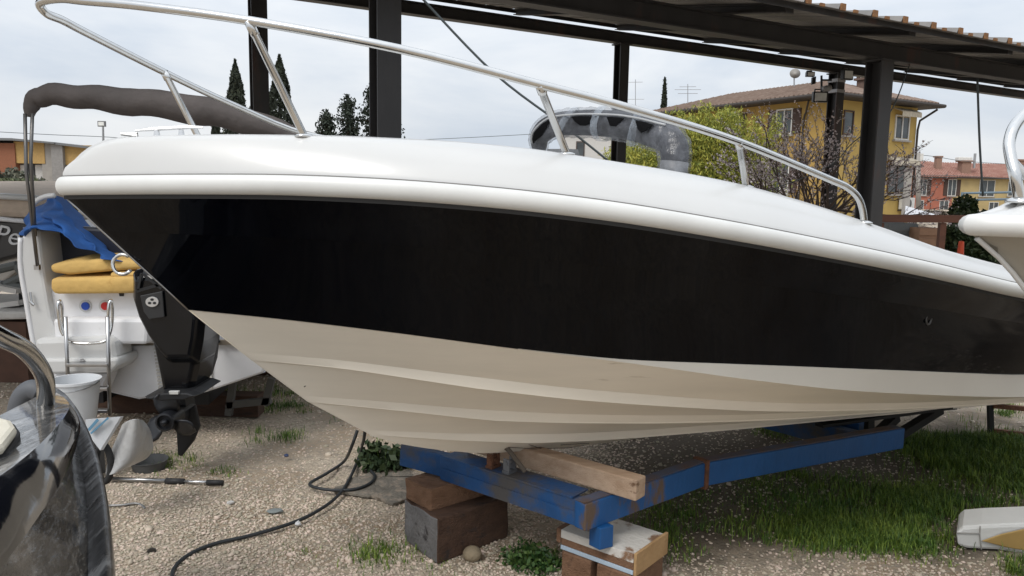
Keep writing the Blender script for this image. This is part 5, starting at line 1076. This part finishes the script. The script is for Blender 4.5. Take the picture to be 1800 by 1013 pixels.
# the yard goes on to the right of the photographer: a pale wall and trees that the glossy topsides mirror
yw = thing('yard_wall', 'pale rendered yard wall to the right of the photographer, outside the photograph', 'wall', V(15, 1, 0))
for k in range(5):
    mb = MB(); mb.obox(V(15, -6+3.2*k, 1.1), V(.12, 0, 0), V(0, 1.55, 0), Z*1.1); obj('wall_panel', mb, mat('white_render', (.55, .54, .52), .9, var=.04), yw); mb = MB(); mb.obox(V(14.9, -7.6+3.2*k, 1.15), V(.2, 0, 0), V(0, .14, 0), Z*1.15); obj('pillar', mb, M_conc, yw)
for (x, y, lab) in ((13.4, 2.6, 'dark leafy tree at the near end of the yard wall'), (13.0, -1.2, 'dark leafy tree before the middle of the yard wall'), (14.0, 5.2, 'dark leafy tree at the far end of the yard wall')):
    t = thing('yard_tree', lab, 'tree', V(x, y, 0)); trunk(t, V(x, y, 0), V(x+.1, y, 2.6), .13); k = 2600
    c = rng.normal(size=(k, 3))*[.62, .62, .7]+[x, y, 3.1]; v, q = quads_at(c, .11, 1, .5); bulk('crown', v, q, M_evg, t)

# ------------------------------------------------------------------ grass tufts
def blades(c, h, wd):
    n = len(c); an = rng.uniform(0, 2*math.pi, n); ln = rng.uniform(.15, .75, n)*h; hh = h*rng.uniform(.45, 1.15, n); d = np.stack([np.cos(an), np.sin(an), 0*an], 1); s = np.stack([-np.sin(an), np.cos(an), 0*an], 1)*(wd*rng.uniform(.7, 1.3, n))[:, None]
    up = np.array([0, 0, 1.]); mid = c+d*(ln*.35)[:, None]+up*(hh*.6)[:, None]; tip = c+d*ln[:, None]+up*(hh*np.clip(1.05-.5*ln/h, .5, 1))[:, None]
    v = np.stack([c-s, c+s, mid+s*.75, mid-s*.75, tip], 1).reshape(-1, 3); i = np.arange(n)[:, None]*5
    return v, np.concatenate([i+[0, 1, 2], i+[0, 2, 3], i+[3, 2, 4]])
gv, gf, go = [], [], 0
def patch(px, py, rx, ry, n, h, wd=.0028, clump=5):
    global go
    k = max(n//34, 3); cx = rng.normal(size=(k, 2))*.5; cc = []
    for a, b_ in cx: cc.append(G(px+a*rx, min(py+b_*ry, 1080)))
    cc = np.array(cc); ii = rng.integers(0, k, n); c = cc[ii]+rng.normal(size=(n, 3))*[.05, .05, 0]*rng.uniform(.3, 1.6, k)[ii][:, None]; c[:, 2] = -.004
    v, f_ = blades(c, h*rng.uniform(.7, 1.2, n), wd); gv.append(v); gf.append(f_+go); go += len(v)
for a in ((660, 972, 60, 22, 420, .05), (745, 1000, 30, 16, 60, .035), (485, 772, 45, 14, 300, .06), (300, 806, 45, 14, 220, .05), (340, 826, 60, 10, 180, .04), (390, 832, 30, 8, 130, .03), (540, 972, 20, 10, 40, .035),
          (450, 690, 90, 14, 500, .06), (500, 716, 80, 14, 400, .05), (1250, 905, 150, 45, 1300, .045), (1460, 925, 120, 35, 6500, .06), (1540, 955, 100, 24, 4500, .06), (1610, 885, 110, 40, 5000, .06), (1700, 805, 120, 36, 7000, .08), (1780, 850, 70, 40, 3000, .065), (1660, 784, 100, 9, 3600, .085), (1740, 784, 80, 10, 4000, .09),
          (1400, 860, 140, 40, 2600, .045), (1250, 850, 110, 30, 1200, .035), (1150, 900, 60, 30, 500, .035), (1380, 760, 80, 10, 600, .05), (1790, 725, 40, 12, 500, .07), (1000, 985, 60, 30, 160, .03), (1180, 950, 60, 30, 350, .04), (900, 860, 80, 20, 120, .025), (1800, 1000, 30, 24, 400, .07), (150, 640, 60, 20, 300, .06), (30, 640, 60, 12, 400, .06), (800, 750, 200, 25, 600, .045)):
    patch(*a, wd=.0021)
tag(bulk('grass', np.concatenate(gv), np.concatenate(gf), M_gr), kind='stuff')
# ------------------------------------------------------------------ gravel: real stones
M_st = mat('gravel_stones', (.53, .455, .365), .92, island=.30, var=.12, scale=3, bump=.2, bscale=90)
ph = (1+5**.5)/2; iv = np.array([(-1, ph, 0), (1, ph, 0), (-1, -ph, 0), (1, -ph, 0), (0, -1, ph), (0, 1, ph), (0, -1, -ph), (0, 1, -ph), (ph, 0, -1), (ph, 0, 1), (-ph, 0, -1), (-ph, 0, 1)]); iv /= np.linalg.norm(iv[0])
if_ = np.array([(0, 11, 5), (0, 5, 1), (0, 1, 7), (0, 7, 10), (0, 10, 11), (1, 5, 9), (5, 11, 4), (11, 10, 2), (10, 7, 6), (7, 1, 8), (3, 9, 4), (3, 4, 2), (3, 2, 6), (3, 6, 8), (3, 8, 9), (4, 9, 5), (2, 4, 11), (6, 2, 10), (8, 6, 7), (9, 8, 1)])
def stones(n, x0, x1, y0, y1, smin, smax, dens=None):
    x, y = rng.uniform(x0, x1, n), rng.uniform(y0, y1, n)
    if dens is not None: k = rng.uniform(size=n) < dens(x, y); x, y = x[k], y[k]
    n = len(x); s = smin+(smax-smin)*rng.beta(1.3, 3.5, n); sc3 = s[:, None]*rng.uniform(.65, 1.3, (n, 3))*[1, 1, .62]
    v = iv[None]*rng.uniform(.78, 1.2, (n, 12, 1))*sc3[:, None]; an = rng.uniform(0, 6.28, n); ca, sa = np.cos(an)[:, None], np.sin(an)[:, None]
    v = np.stack([v[..., 0]*ca-v[..., 1]*sa, v[..., 0]*sa+v[..., 1]*ca, v[..., 2]], -1)
    v += np.stack([x, y, ground_h(x, y)+s*.22], 1)[:, None]
    return v.reshape(-1, 3), (if_[None]+np.arange(n)[:, None, None]*12).reshape(-1, 3)
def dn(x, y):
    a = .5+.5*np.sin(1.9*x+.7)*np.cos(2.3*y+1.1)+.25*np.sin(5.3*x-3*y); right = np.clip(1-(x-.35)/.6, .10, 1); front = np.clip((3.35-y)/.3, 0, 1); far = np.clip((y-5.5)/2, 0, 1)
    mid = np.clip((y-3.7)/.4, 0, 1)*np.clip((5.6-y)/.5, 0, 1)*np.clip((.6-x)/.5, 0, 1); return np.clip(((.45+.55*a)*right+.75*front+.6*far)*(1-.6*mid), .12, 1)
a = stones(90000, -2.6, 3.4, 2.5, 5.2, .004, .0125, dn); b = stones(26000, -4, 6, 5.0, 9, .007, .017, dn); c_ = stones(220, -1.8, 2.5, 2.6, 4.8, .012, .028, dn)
vv = np.concatenate([a[0], b[0], c_[0]]); ff = np.concatenate([a[1], b[1]+len(a[0]), c_[1]+len(a[0])+len(b[0])])
tag(bulk('gravel', vv, ff, M_st), kind='stuff')
# thin slab of old mortar by the blocks
oc = [G(690+92*math.cos(a)*(1+.16*math.sin(3*a)+.10*math.sin(7*a+1)+.05*math.sin(13*a)), 856+26*math.sin(a)*(1+.2*math.sin(4*a+2)+.1*math.sin(9*a)), .002) for a in np.linspace(0, 2*math.pi, 48, endpoint=False)]
mb = MB(); mb.prism(oc, Z*.014); tag(obj('mortar_slab', mb, mat('old_mortar', (.20, .18, .15), .95, bump=1.0, bscale=30, var=.25, col3=(.30, .25, .20), thr3=(.52, .6), scale3=16), bev=.01), 'flat patch of old grey mortar on the gravel by the trailer nose', 'slab')
# litter on the gravel
def scrap(name, px, py, r, m, label, flat=.4):
    c0 = G(px, py); v = iv*rng.uniform(.55, 1.25, (12, 1))*r*[1, 1, flat]+c0+Z*(r*flat*.8+.008); mb = MB(); mb.add(list(v), [tuple(f) for f in if_]); tag(obj(name, mb, m, loc=c0), label, 'litter')
scrap('paper_scrap', 524, 927, .022, mat('crumpled_white', (.62, .63, .64), .6), 'crumpled white scrap lying beside the hose on the gravel', .6)
scrap('blue_cap', 503, 806, .016, mat('navy_plastic', (.02, .04, .12), .4), 'small dark blue cap on the gravel near the grass tuft', .8)
scrap('grey_rag', 484, 903, .045, mat('grey_rag', (.20, .225, .225), .9), 'flat grey rag on the gravel above the hose', .2)
scrap('dark_clod', 266, 975, .022, mat('dark_clod', (.04, .035, .03), .9), 'small dark clod on the gravel beside the tender', .6)
scrap('white_stone', 405, 888, .02, mat('white_stone', (.55, .54, .52), .9), 'pale flat stone on the gravel above the hose, left of the grey rag', .4)
